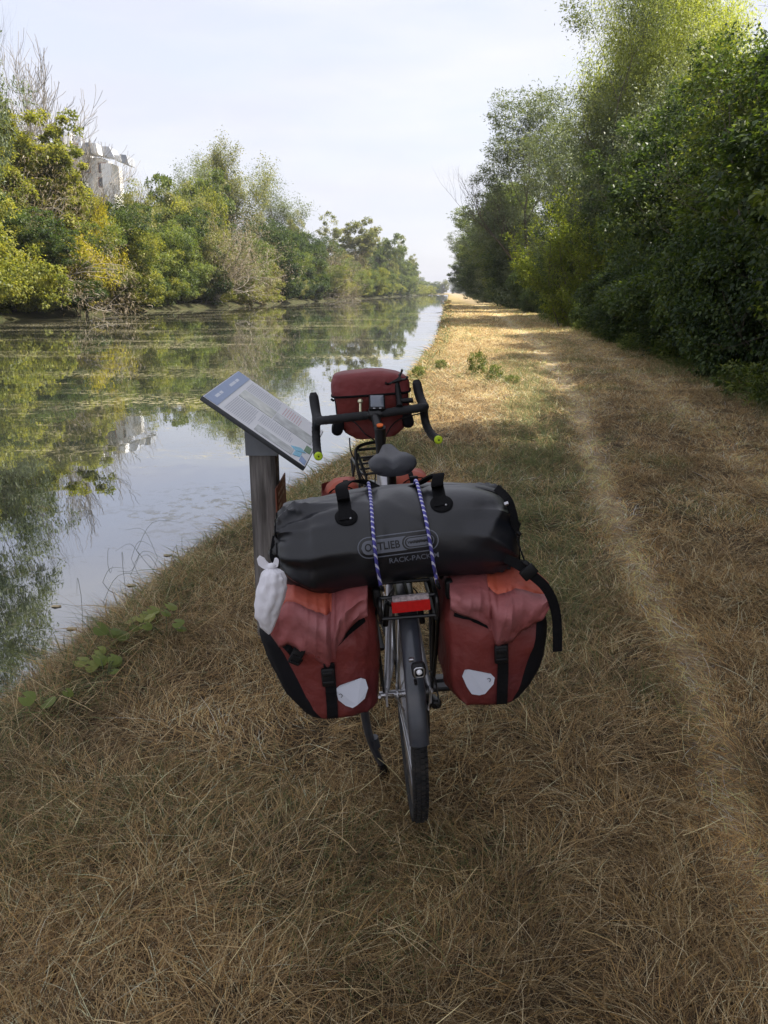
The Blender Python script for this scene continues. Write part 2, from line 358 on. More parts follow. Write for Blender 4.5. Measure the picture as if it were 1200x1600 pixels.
# ================================================================ blades: the mown dry grass, hay litter and green tufts
def blades(name, XY, length, width, lie, cols, label, m, curl=.4, rs=None, zoff=0, seglen=3, azim=None):
    """ribbons of straw; lie: 0 upright .. 1 flat"""
    n = len(XY); rs = rs or np.random.RandomState(1)
    x, y = XY[:, 0], XY[:, 1]; z = ground_z(x, y) + zoff
    a = rs.rand(n) * 2 * math.pi if azim is None else azim; el = (1 - lie) * R(80) * (rs.rand(n) * .7 + .3) + lie * R(22) * rs.rand(n)
    D = np.stack([np.cos(a) * np.cos(el), np.sin(a) * np.cos(el), np.sin(el)], 1)
    S = np.stack([-np.sin(a), np.cos(a), rs.randn(n) * .3], 1); S = nrm(S)
    Bd = np.stack([rs.randn(n), rs.randn(n), -np.abs(rs.rand(n)) * (.4 + .8 * (1 - lie))], 1) * curl
    P0 = np.stack([x, y, z], 1); Ls = length[:, None]; Wd = width[:, None]; V = []
    V.append(P0 - S * Wd * .5); V.append(P0 + S * Wd * .5)
    for k in range(1, seglen):
        t = k / seglen; c = P0 + D * Ls * t + Bd * Ls * t * t * .5; wk = Wd * (.5 - .22 * t); V += [c - S * wk, c + S * wk]
    V.append(P0 + D * Ls + Bd * Ls * .5)
    for q in V: q[:, 2] = np.maximum(q[:, 2], z - .004)
    k = len(V); V = np.stack(V, 1).reshape(-1, 3); base = (np.arange(n) * k)[:, None]
    F = []
    for s_ in range(seglen - 1): F += [base + np.array([[2 * s_, 2 * s_ + 1, 2 * s_ + 3]]), base + np.array([[2 * s_, 2 * s_ + 3, 2 * s_ + 2]])]
    F.append(base + np.array([[k - 3, k - 2, k - 1]])); F = np.stack(F, 1).reshape(-1, 3)
    me = bpy.data.meshes.new(name); quick_mesh(me, V, F); me.materials.append(m)
    C = np.concatenate([cols, np.ones((n, 1))], 1); attr(me, 'hue', np.repeat(C, k, 0), 'POINT', 'FLOAT_COLOR')
    o = bpy.data.objects.new(name, me); COL.objects.link(o); return tag(o, label, 'grass', None, 'stuff')
def blade_mat(name, tr):
    m = bpy.data.materials.new(name); m.use_nodes = True; t = m.node_tree; N = t.nodes; b = N['Principled BSDF']
    at = N.new('ShaderNodeAttribute'); at.attribute_name = 'hue'; t.links.new(at.outputs['Color'], b.inputs['Base Color']); b.inputs['Roughness'].default_value = .6; b.inputs['Specular IOR Level'].default_value = .3
    r = N.new('ShaderNodeBsdfTranslucent'); t.links.new(at.outputs['Color'], r.inputs['Color']); ms = N.new('ShaderNodeMixShader'); ms.inputs[0].default_value = tr
    t.links.new(b.outputs[0], ms.inputs[1]); t.links.new(r.outputs[0], ms.inputs[2]); t.links.new(ms.outputs[0], N['Material Output'].inputs['Surface']); return m
M_straw = blade_mat('dry straw blades', .25)
def scatter(rs, y0, y1, dens, xmin=None, xmax=None, xr=None):
    """random points on the bank between y0 and y1 inside the wedge a camera near the path could see"""
    area = (y1 - y0) * 14; n = int(area * dens); y = y0 + (y1 - y0) * rs.rand(n); x = -5 + 14 * rs.rand(n)
    keep = (x > near_edge(y) - .12) & (x > -1.0 - .72 * (y + .5)) & (x < 1.2 + .55 * (y + .8)) & (x < 6.5)
    return np.stack([x, y], 1)[keep]
STRAW = np.array([[.36, .238, .110], [.52, .385, .19], [.16, .094, .042], [.78, .64, .39], [.060, .040, .022], [.44, .28, .10]])
GREEN = np.array([[.085, .12, .035], [.12, .155, .05], [.16, .18, .065], [.06, .09, .03]])
def greenness(x, y):
    g = np.exp(-((x - rut_x(y) + .55 + .05 * y * .2) / .34) ** 2) * np.clip((y - 2.4) / 2, 0, 1) * np.clip((22 - y) / 6, 0, 1) * 1.5      # strip left of the rut
    g += .5 * np.exp(-((x - rut_x(y) - .75) / .35) ** 2) * np.clip((y - 14) / 4, 0, 1) * np.clip((40 - y) / 15, 0, 1)
    g += (.42 + .4 * np.clip((y - 2) / 2.5, 0, 1)) * np.clip((hnoise(x, y, 41, 3, 1.1) - .54) * 7, 0, 1)
    g += .55 * np.exp(-((x - near_edge(y) - .45) / .3) ** 2)
    g += .8 * np.clip((x - 3.5 - .035 * np.minimum(y, 30)) / .7, 0, 1)
    return np.clip(g, 0, 1)
def straw_cols(rs, XY, gamt=1.0):
    n = len(XY); k = rs.choice(len(STRAW), n, p=[.27, .21, .18, .10, .16, .08]); C = STRAW[k] * (.65 + .5 * rs.rand(n, 1))
    patch = hnoise(XY[:, 0], XY[:, 1], 51, 4, 1.3)[:, None]; p2 = hnoise(XY[:, 0], XY[:, 1], 52, 3, 4.5)[:, None]; C = C * (.25 + 1.05 * patch + .5 * p2) * 1.12
    g = rs.rand(n) < greenness(XY[:, 0], XY[:, 1]) * .72 * gamt; C[g] = GREEN[rs.choice(4, g.sum())] * (.7 + .7 * rs.rand(g.sum(), 1))
    rm = rut_mask(XY[:, 0], XY[:, 1])[:, None]; C = C * (1 + rm * np.array([[1.2, 1.05, .8]])) * (.94 + .38 * np.clip((XY[:, 1:] - 2) / 4, 0, 1)); return np.clip(C, 0, .8)  # last factor lightens blades with distance, painting in the brighter light of the mid-ground
def dens_keep(rs, XY, t=.75):     # fewer standing blades in the worn ruts, clumpy elsewhere
    p = (1 - t * rut_mask(XY[:, 0], XY[:, 1])) * np.clip(-.15 + 2.2 * hnoise(XY[:, 0], XY[:, 1], 61, 3, 2.6), 0, 1)
    return XY[rs.rand(len(XY)) < p]
def px_w(yl): return np.array((BIKE @ Vector((0, yl, 0)))[:])
def build_grass():
    rs = np.random.RandomState(7)
    bands = [(.45, 2.2, 25000, 1.12), (2.2, 4.2, 15500, 1.3), (4.2, 7.5, 7000, 1.8), (7.5, 13, 3000, 2.4), (13, 24, 1100, 3.6), (24, 45, 330, 6.5), (45, 100, 80, 13)]
    XY = []; W = []; Lq = []
    for y0, y1, d, wf in bands:       # lying straw and thatch
        p = scatter(rs, y0, y1, d * .62); p = p[rs.rand(len(p)) < 1 - .3 * rut_mask(p[:, 0], p[:, 1])]; n = len(p); XY.append(p); W.append(.0013 * wf * (.6 + .8 * rs.rand(n))); Lq.append((.03 + .10 * rs.rand(n) ** 2.2) * (1 + .12 * wf))
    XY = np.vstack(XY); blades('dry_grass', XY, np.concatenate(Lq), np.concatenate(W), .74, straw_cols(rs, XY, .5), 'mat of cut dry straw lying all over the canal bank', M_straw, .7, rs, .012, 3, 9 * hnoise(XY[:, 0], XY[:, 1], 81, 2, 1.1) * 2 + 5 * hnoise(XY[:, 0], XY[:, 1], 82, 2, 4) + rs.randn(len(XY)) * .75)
    XY = []; W = []; Lq = []; AZ = []
    for y0, y1, d, wf in bands:       # standing stubble in rooted tufts
        c = dens_keep(rs, scatter(rs, y0, y1, d * .5 / 14), .93); k = rs.randint(len(c), size=len(c) * 14); sg = (.012 + .03 * rs.rand(len(c)))[k] * (1 + .2 * wf); o_ = rs.randn(len(k), 2) * sg[:, None]; p = c[k] + o_; n = len(p)
        lean_ = (rs.rand(len(c)) * 6.28)[k]; ao = np.arctan2(o_[:, 1], o_[:, 0]); AZ.append(np.where(rs.rand(n) < .55, ao + .5 * rs.randn(n), lean_ + .5 * rs.randn(n))); XY.append(p); W.append(.0012 * wf * (.6 + .8 * rs.rand(n)))
        g = greenness(p[:, 0], p[:, 1]); Lq.append((.035 + .085 * rs.rand(n) ** 1.5) * (.6 + .9 * hnoise(p[:, 0], p[:, 1], 62, 3, 1.9)) * (1 + 1.1 * g * rs.rand(n)) * (1.25 + .06 * wf))
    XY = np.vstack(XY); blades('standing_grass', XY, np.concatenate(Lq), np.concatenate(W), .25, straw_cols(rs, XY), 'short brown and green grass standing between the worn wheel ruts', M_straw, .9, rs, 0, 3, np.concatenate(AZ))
    wp = np.array([b0[0], b0[1]]) + c2w(np.array([.03, -.12, 0]))[:2]; k_ = at_yc(603, 1243, 2.05)[:2]
    p = np.vstack([wp + rs.randn(420, 2) * [.075, .12], k_ + rs.randn(160, 2) * .05, np.array([px_w(1.08)[0], px_w(1.08)[1]]) + rs.randn(120, 2) * .08]); n = len(p)
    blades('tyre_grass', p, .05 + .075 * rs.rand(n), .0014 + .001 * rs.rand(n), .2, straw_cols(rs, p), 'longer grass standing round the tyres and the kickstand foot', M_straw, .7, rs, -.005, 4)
    # long loose stalks close to the viewer and tufts at the water's edge
    p = scatter(rs, .5, 6, 110); n = len(p)
    blades('hay_stalk', p, .06 + .13 * rs.rand(n) ** 1.5, .0013 + .0014 * rs.rand(n), .66, np.clip(STRAW[rs.choice([1, 3, 0, 3], n)] * (.75 + .4 * rs.rand(n, 1)) * [1.06, 1, .9], 0, .8), 'pale loose hay stalks strewn over the near grass', M_straw, .28, rs, .035, 4)
    y = np.concatenate([2.2 + 6 * rs.rand(9000), 8 + 20 * rs.rand(4500), 28 + 120 * rs.rand(5000) ** 1.5]); x = near_edge(y) + .22 * rs.randn(len(y)) + .12
    k = hnoise(x, y, 71, 3, 1.6) > .44; x, y = x[k], y[k]; n = len(x); P = np.stack([x, y], 1)
    C = np.where(rs.rand(n, 1) < .45, GREEN[rs.choice(4, n)] * 1.2, STRAW[rs.choice([0, 1, 5], n)])
    blades('bank_grass', P, (.045 + .14 * rs.rand(n) ** 1.4) * (1 + y * .02), .0022 + .0011 * y, .35, C, 'tufts of longer grass hanging over the edge of the water', M_straw, 1.0, rs, 0, 4)
build_grass()
# ================================================================ VEGETATION
def leaf_arrays(P, A, Nn, Ln, Wn, rs, fold=.25):
    S = nrm(np.cross(A, Nn)); Ln = Ln[:, None]; Wn = Wn[:, None]
    V = np.stack([P, P + A * Ln * .45 + S * Wn * .5 + Nn * Ln * fold * .4, P + A * Ln - Nn * Ln * .12, P + A * Ln * .45 - S * Wn * .5 + Nn * Ln * fold * .4], 1)
    n = len(P); F = (np.arange(n) * 4)[:, None] + np.array([[0, 1, 2, 3]])
    return V.reshape(-1, 3), F
def leaf_mesh(name, P, out, L0, asp, rs, droop=.3, tint=None, jit=.5):
    n = len(P); A = nrm(out * .8 + rs.randn(n, 3) * .7 + np.array([0, 0, -droop])); Nn = nrm(np.array([0, 0, 1.0]) + out * .5 + rs.randn(n, 3) * jit)
    Nn = nrm(Nn - A * (A * Nn).sum(1, keepdims=True)); Ls = L0 * (.6 + .7 * rs.rand(n))
    V, F = leaf_arrays(P, A, Nn, Ls, Ls * asp, rs); me = bpy.data.meshes.new(name); quick_mesh(me, V, F)
    t = rs.rand(n) if tint is None else np.clip(tint + .28 * rs.randn(n), 0, 1); attr(me, 'tint', t, 'FACE'); return me
def grow(rs, p, d, ln, r, lev, segs, tips, up=.15, kids=3, spread=.7, wander=.18, minlev=0):
    m = 4; cur = np.array(p, float); d = nrm(d); pts = [cur.copy()]; rr = [r]
    for i in range(m):
        d = nrm(d + rs.randn(3) * wander + np.array([0, 0, up])); cur = cur + d * ln / m; pts.append(cur.copy()); rr.append(r * (1 - .6 * (i + 1) / m))
    segs.append((np.array(pts), rr, lev))
    if lev <= 1:
        tips += pts[2:]
    if lev == minlev: return
    for k in range(kids):
        i = 1 + int(rs.rand() * (m - .01)); a = rs.randn(3); a = nrm(a - d * np.dot(a, d)); dd = nrm(d + a * spread * (.6 + .8 * rs.rand()))
        grow(rs, pts[i], dd, ln * (.5 + .25 * rs.rand()), rr[i] * .62, lev - 1, segs, tips, up, kids, spread, wander, minlev)
    grow(rs, pts[-1], d, ln * .65, rr[-1], lev - 1, segs, tips, up, kids, spread, wander, minlev)
def wood(segs, nmin=0):
    mb = MB()
    for P, r, lev in segs: mb.tube(P, r, 8 if lev > 2 else (5 if lev > 1 else 3), caps=False)
    return mb
BARK = mat('grey brown bark', (.11, .09, .07), .95, var=.35, vscale=8, bump=.6, bscale=30, bdist=.02, stretch=(1, 1, .25))
PALEBARK = mat('pale dead wood', (.30, .27, .235), .95, var=.3, vscale=8)
def crown_from_tips(name, tips, rs, n, rc, L0, asp, droop=.3):
    T = np.array(tips); k = rs.randint(len(T), size=n); clump = rs.rand(len(T)); o = rs.randn(n, 3) * rc * np.array([1, 1, .75]); P = T[k] + o
    out = nrm(P - T.mean(0) + o); return leaf_mesh(name, P, out, L0, asp, rs, droop, .25 + .5 * clump[k])
def crown_lumps(name, env, nl, n, rc, L0, asp, rs, droop=.3, low=.0, rough=.25):
    """dense crown: leaf clumps spread through an uneven envelope. env = list of (centre, radii)"""
    C = []; D = []
    vol = np.array([np.prod(e[1]) ** .8 for e in env]); pick = rs.choice(len(env), nl, p=vol / vol.sum())
    for i in pick:
        d = nrm(rs.randn(3)); c, r = env[i]; s = min(1.12, (.55 + .45 * rs.rand() ** .6) * (1 + rough * rs.randn() * .5)); C.append(np.array(c) + d * np.array(r) * s); D.append(d)
    C = np.array(C); D = np.array(D); C[:, 2] = np.maximum(C[:, 2], low + .15 * rs.rand(nl)); k = rs.randint(nl, size=n); size = rc * (.5 + rs.rand(nl))
    o = nrm(rs.randn(n, 3) + D[k] * .6) * (size[k] * (.35 + .65 * rs.rand(n)))[:, None] * np.array([1, 1, .7]); P = C[k] + o
    P[:, 2] = np.maximum(P[:, 2], low + .02); clump = rs.rand(nl)
    return leaf_mesh(name, P, nrm(D[k] * .6 + nrm(o)), L0, asp, rs, droop, .2 + .6 * clump[k]), C
PROTO = {}
def proto(key, crown_me, segs, leafm, barkm=BARK):
    crown_me.materials.append(leafm) if crown_me is not None else None
    wm = None
    if segs is not None:
        mb = wood(segs); wm = bpy.data.meshes.new(key + '_wood'); wm.from_pydata(mb.verts().tolist(), [], mb.f); wm.polygons.foreach_set('use_smooth', [True] * len(wm.polygons)); wm.materials.append(barkm)
    PROTO[key] = (crown_me, wm)
def plant(key, name, x, y, label, cat='tree', rz=0, s=1.0, sz=None, group=None, trunk='trunk', z=None, crown='crown'):
    if z is None: z = float(ground_z(np.array([x]), np.array([y]))[0]); z = max(z, WATER - .05)
    o = empty(name, (x, y, z - .03), label, cat, group, (0, 0, rz)); o.scale = (s, s, sz or s)
    c, w_ = PROTO[key]
    if w_ is not None: t = bpy.data.objects.new(trunk, w_); COL.objects.link(t); t.parent = o
    if c is not None: t = bpy.data.objects.new(crown, c); COL.objects.link(t); t.parent = o
    return o
G_dark = leaf_mat('dark green leaves', [(.022, .042, .020), (.040, .070, .029), (.068, .105, .037), (.11, .15, .045)], .40)
G_mid = leaf_mat('mid green leaves', [(.050, .080, .028), (.090, .13, .040), (.14, .185, .055), (.21, .24, .08)], .42)
G_yel = leaf_mat('yellow green leaves', [(.095, .12, .032), (.165, .19, .045), (.25, .265, .060), (.34, .325, .09)], .45)
G_sun = leaf_mat('fresh yellow green willow leaves', [(.16, .20, .06), (.25, .30, .08), (.34, .38, .11), (.42, .45, .15)], .5)
G_lime = leaf_mat('lime sapling leaves', [(.09, .13, .03), (.17, .22, .04), (.28, .31, .06)], .5)
G_gold = leaf_mat('golden turning leaves', [(.24, .24, .03), (.40, .36, .035), (.52, .43, .05)], .4)
G_grey = leaf_mat('grey green willow leaves', [(.080, .11, .065), (.14, .175, .105), (.22, .25, .16)], .35)
G_olive = leaf_mat('olive leaves', [(.095, .12, .05), (.16, .185, .07), (.23, .245, .10), (.32, .29, .15)], .35)
G_tan = leaf_mat('dry brown twigs', [(.16, .125, .085), (.25, .20, .14), (.34, .28, .21)], .2)

def make_protos():
    # near hazel / sycamore tree with leaves to the ground
    for q, (key, H, wd, n) in enumerate((('hazel_a', 7.5, 2.5, 62000), ('hazel_b', 8.5, 2.7, 62000), ('hazel_c', 6.0, 2.1, 50000))):
        rs = np.random.RandomState(100 + q); segs = []; tips = []
        for k in range(4): grow(rs, (rs.randn() * .2, rs.randn() * .2, 0), (rs.randn() * .25, rs.randn() * .25, 1), H * .42, .07, 3, segs, tips, .12, 3, .7)
        env = [((0, 0, H * .5), (wd, wd, H * .5))] + [((rs.randn() * wd * .45, rs.randn() * wd * .45, H * (.12 + .85 * rs.rand())), (wd * .5, wd * .5, H * .16)) for _ in range(12)]
        cm, _ = crown_lumps(key, env, 620, n, .42, .105, .62, rs, .35, .05, .3); proto(key, cm, segs, (G_dark, G_dark, G_mid)[q])
    rs = np.random.RandomState(150); env = [((0, 0, 1.3), (1.25, 1.25, 1.25))] + [((rs.randn() * .6, rs.randn() * .6, .5 + 1.9 * rs.rand()), (.7, .7, .6)) for _ in range(7)]; segs = []; tips = []
    for k in range(4): grow(rs, (rs.randn() * .2, rs.randn() * .2, 0), (rs.randn() * .4, rs.randn() * .4, 1), .9, .03, 2, segs, tips, .1, 3, .7)
    cm, _ = crown_lumps('hedge', env, 300, 30000, .30, .085, .6, rs, .35, .03, .3); proto('hedge', cm, segs, G_dark)
    # tall wood tree used behind the hazels and down the bank
    for q, (key, mt_, H) in enumerate((('tall_a', G_mid, 13), ('tall_b', G_grey, 15), ('tall_c', G_dark, 12))):
        rs = np.random.RandomState(200 + q); segs = []; tips = []
        grow(rs, (0, 0, 0), (0, 0, 1), H * .36, .2, 4, segs, tips, .22, 4, .6)
        env = [((0, 0, H * .5), (2.3, 2.3, H * .46))] + [((rs.randn() * 1.2, rs.randn() * 1.2, H * (.1 + .85 * rs.rand())), (1.3, 1.3, 1.5)) for _ in range(16)]
        cm, _ = crown_lumps(key, env, 620, 60000, .6, .17, (.5, .3, .6)[q], rs, .35, .1, .35); proto(key, cm, segs, mt_)
    # feathery willow / poplar
    rs = np.random.RandomState(300); segs = []; tips = []
    grow(rs, (0, 0, 0), (.02, 0, 1), 7.5, .16, 4, segs, tips, .22, 5, .62, .1)
    proto('willow', crown_from_tips('willow', tips, rs, 100000, .42, .20, .2, .9), segs, G_sun)
    rs = np.random.RandomState(310); segs = []; tips = []
    grow(rs, (0, 0, 0), (-.12, 0, 1), 6.5, .15, 4, segs, tips, .14, 4, .85, .14)
    proto('airy', crown_from_tips('airy', tips, rs, 34000, .26, .15, .35, .4), segs, G_grey)
    # far ash: open crown, seen against the sky
    rs = np.random.RandomState(320); segs = []; tips = []
    grow(rs, (0, 0, 0), (0, 0, 1), 9, .22, 4, segs, tips, .13, 5, .8, .12)
    proto('ash', crown_from_tips('ash', tips, rs, 36000, .38, .26, .5, .3), segs, G_olive)
    rs = np.random.RandomState(325); segs = []; tips = []
    grow(rs, (0, 0, 0), (0, 0, 1), 8, .2, 4, segs, tips, .16, 5, .7, .12)
    proto('ash_thin', crown_from_tips('ash_thin', tips, rs, 17000, .34, .22, .5, .3), segs, G_grey)
    # bare dead tree
    rs = np.random.RandomState(330); segs = []; tips = []
    grow(rs, (0, 0, 0), (.04, 0, 1), 7.5, .17, 4, segs, tips, .14, 5, .62, .13)
    proto('bare', None, [(P, [max(q, .014) for q in r], l) for P, r, l in segs], None, PALEBARK)
    # far bank bushes and trees
    for q, (key, H, wd, n, mt_, L0) in enumerate((('bush_yel', 6, 3.6, 44200, G_yel, 0.16), ('bush_mid', 6.5, 3.8, 44200, G_mid, 0.16), ('bush_dark', 9, 4.0, 54400, G_dark, 0.19),
                                          ('bush_olive', 7, 3.6, 44200, G_olive, 0.14), ('ivy', 11, 2.7, 54400, G_yel, 0.16), ('low_yel', 2.6, 2.8, 22100, G_yel, 0.15), ('poplar_far', 16, 4.6, 34000, G_olive, .34), ('round_far', 13, 5.2, 34000, G_mid, .34))):
        rs = np.random.RandomState(400 + q); segs = []; tips = []
        grow(rs, (0, 0, 0), (0, 0, 1), H * .5, .12, 3, segs, tips, .1, 3, .8)
        env = [((0, 0, H * .48), (wd * .85, wd * .85, H * .47))] + [((rs.randn() * wd * .5, rs.randn() * wd * .5, H * (.15 + .75 * rs.rand())), (wd * .42, wd * .42, H * .17)) for _ in range(10)]
        cm, _ = crown_lumps(key, env, 330, n, .16 * wd, L0, .55, rs, .3, .02, .35); proto(key, cm, segs, mt_)
    # dry twiggy shrub
    rs = np.random.RandomState(500); segs = []; tips = []
    for k in range(14): grow(rs, (rs.randn() * .4, rs.randn() * .4, 0), (rs.randn() * .8, rs.randn() * .8, 1), 3.2, .04, 3, segs, tips, .02, 3, .7, .2)
    proto('dry_shrub', crown_from_tips('dry', tips, rs, 16000, .42, .26, .09, .1), [(P, [max(q, .014) for q in r], l) for P, r, l in segs if l > 0], G_tan, PALEBARK)
    rs = np.random.RandomState(510); segs = []; tips = []
    for k in range(5): grow(rs, (rs.randn() * .3, rs.randn() * .3, 0), (rs.randn() * .4, rs.randn() * .4, 1), 2.4, .05, 2, segs, tips, .1, 4, .7, .15)
    proto('gold', crown_from_tips('gold', tips, rs, 9000, .3, .19, .5, .2), segs, G_gold)
    # upright sapling with ash-like sprays
    rs = np.random.RandomState(520); segs = []; tips = []
    for k in range(12): grow(rs, (rs.randn() * .35, rs.randn() * .35, 0), (-.25 + rs.randn() * .42, rs.randn() * .35, 1), 3.9 * (.35 + .7 * rs.rand()), .035, 1, segs, tips, .05, 4, .75, .12)
    T = []; 
    for P, r, l in segs:
        for i in range(1, len(P)): T += [P[i - 1] * (1 - t) + P[i] * t for t in (0, .33, .66)]
    proto('sapling', crown_from_tips('sapling', T, rs, 20000, .13, .12, .42, .2), segs, G_lime)
make_protos()
def left_bank():
    g = 'bushes and trees crowding the far bank'
    def pos(px, back=2.0):
        az = math.atan((px - 600) / 1247.0) - YAW; y = 60.0
        for _ in range(30): y = float((far_edge(np.array([y]))[0] - back) / math.tan(az))
        return float(far_edge(np.array([y]))[0] - back), y
    rr = random.Random(5)
    items = [(-62, .5, 'tall_b', 1.3, 1.8, 'very tall grey green tree whose branches reach in at the top left corner'), # px, back, proto, scale, zscale, label
        (-70, 1, 'bush_yel', 1.0, 1.0, 'yellow green bush at the far left end of the opposite bank'),
        (-45, 7, 'ivy', 1.2, 1.2, 'ivy clad tree at the left edge behind the first bushes'),
        (22, 1.2, 'low_yel', 1.45, 1.35, 'low sunlit yellow green bush at the water, left corner of the far bank'),
        (-12, 3, 'bush_dark', .8, .6, 'dark green bush above the sunlit corner bush'),
        (8, 4.5, 'dry_shrub', 1.35, 1.25, 'brown leafless shrub left of the ivy tree'),
        (22, 10, 'airy', 1.3, 1.1, 'thin grey green tree with white wall showing behind it'),
        (55, 5.5, 'ivy', 1.4, 1.15, 'tall yellow green ivy covered tree left of the white building'),
        (98, 3.5, 'ivy', .85, .95, 'ivy clad tree with bright upper leaves above the golden branches'),
        (70, 1.5, 'bush_dark', .8, .5, 'dark broad leaved bush at the water left of the golden branches'),
        (68, 8, 'bare', 1.35, 1.15, 'tall bare tree rising above the ivy, highest on the left bank'),
        (40, 9, 'bare', 1.1, 1.12, 'bare tree at the left of the two leafless ones over the ivy'),
        (172, 6.5, 'bare', .85, .8, 'small bare tree standing in front of the grey roof'),
        (226, 14, 'bare', .85, .85, 'thin bare tree right of the white building'),
        (128, -.6, 'gold', .95, 1.2, 'golden yellow branches hanging over the water on the far bank'),
        (168, .6, 'gold', .55, 1.8, 'upper golden spray on the far bank bushes'),
        (145, 3.2, 'bush_mid', .95, 1.0, 'green bush behind the golden branches'),
        (185, 1.4, 'bush_yel', .85, .8, 'rounded yellow green bush at the water right of the golden branches'),
        (128, 6, 'bush_dark', .7, .95, 'dark green conical bush below the grey roof'),
        (205, 6, 'bush_olive', 1.1, 1.2, 'olive bush right under the end of the building'),
        (240, 2.2, 'bush_mid', 1.05, .95, 'mid green bush with a dark hollow at the water'),
        (262, 6, 'bush_olive', 1.25, 1.35, 'large olive bush with arching twigs'),
        (232, 9, 'bush_yel', 1.2, 1.45, 'yellow green tree right of the white building'),
        (330, 1.8, 'dry_shrub', 1.5, 1.3, 'pale brown leafless shrub at the water in the middle of the far bank'),
        (300, 3.6, 'bush_olive', 1.15, 1.1, 'olive grey bush left of the pale leafless shrub'),
        (318, 7, 'bush_yel', 1.1, 1.75, 'pointed yellow green tree behind the pale shrub'),
        (285, 10, 'round_far', .72, .95, 'rounded green tree behind the olive bush'),
        (290, 16, 'ash_thin', 1.25, 1.12, 'very thin airy tree left of the tallest ash'),
        (368, 14, 'ash', 1.25, 1.32, 'tallest open crowned ash tree on the far bank'),
        (432, 13, 'ash_thin', 1.55, 1.4, 'grey airy tree right of the tallest ash'),
        (380, 1.0, 'low_yel', 1.1, 1.0, 'low bright yellow green bush left of the dark round tree'),
        (372, 5, 'bush_mid', 1.1, 1.0, 'green bush under the tallest ash'),
        (424, 2.5, 'bush_dark', 1.15, 1.05, 'dark round tree standing at the water'),
        (452, 9, 'bush_olive', 1.1, 1.75, 'brownish tree above the dark round tree'),
        (478, 3, 'bush_dark', 1.1, 1.1, 'second dark tree right of the dark round one'),
        (506, 2, 'dry_shrub', 1.6, 1.3, 'dull brown shrub between the dark trees and the large green tree'),
        (402, 1.0, 'low_yel', .9, .7, 'small yellow bush at the foot of the dark round tree'),
        (548, 6, 'poplar_far', 1.5, 1.35, 'broad sunlit tree on the far bank two thirds along'),
        (520, 2, 'bush_yel', 1.3, 1.1, 'yellow green bush at the foot of the broad sunlit tree'),
        (546, 1.5, 'bush_mid', 1.3, 1.1, 'green bush at the water under the broad sunlit tree'),
        (585, 4, 'round_far', 1.3, 1.45, 'tree right of the broad sunlit tree'),
        (572, 1.5, 'bush_yel', 1.5, 1.3, 'sunlit bushes beyond the broad tree'),
        (602, 2, 'poplar_far', 1.2, 1.3, 'greyish tree towards the far end of the left bank'),
        (622, 2, 'round_far', 1.35, 1.45, 'tree near the far end of the left bank'),
        (636, 1, 'poplar_far', 1.2, 1.2, 'last but one tree of the left bank'),
        (647, 0, 'round_far', 1.1, 1.1, 'last tree at the far end of the left bank')]
    for px, back, key, s, sz, lab in items:
        x, y = pos(px, back)
        if px < 520 and ('bush' in key or key in ('ivy', 'dry_shrub', 'round_far')): s *= 1.22; sz *= 1.34
        elif px > 515: sz *= 1.1
        if px > 640: x, y = -22.5, 440
        plant(key, {'dry_shrub': 'shrub', 'gold': 'bush', 'bare': 'bare_tree'}.get(key, 'bush' if 'bush' in key or 'low' in key else 'tree'), x, y, lab, 'bush' if ('bush' in key or 'low' in key or key in ('gold', 'dry_shrub')) else 'tree', rr.random() * 6.28, s, sz, g,
              trunk='stem' if 'bush' in key or 'low' in key else 'trunk')
    yy = 26.0; i = 0
    while yy < 430:
        key = ('bush_mid', 'bush_olive', 'bush_dark', 'bush_yel', 'bush_mid')[i % 5]; s = .85 + .35 * rr.random() + yy / 700; x = float(far_edge(np.array([yy]))[0]) - 2.2 - 2.4 * rr.random()
        plant(key, 'bush', x, yy, 'bush in the unbroken thicket lining the water on the far bank', 'bush', rr.random() * 6.28, s, s * (.75 + .3 * rr.random()), 'thicket lining the far bank', trunk='stem'); yy += 3.0 * s + yy * .018; i += 1
left_bank()
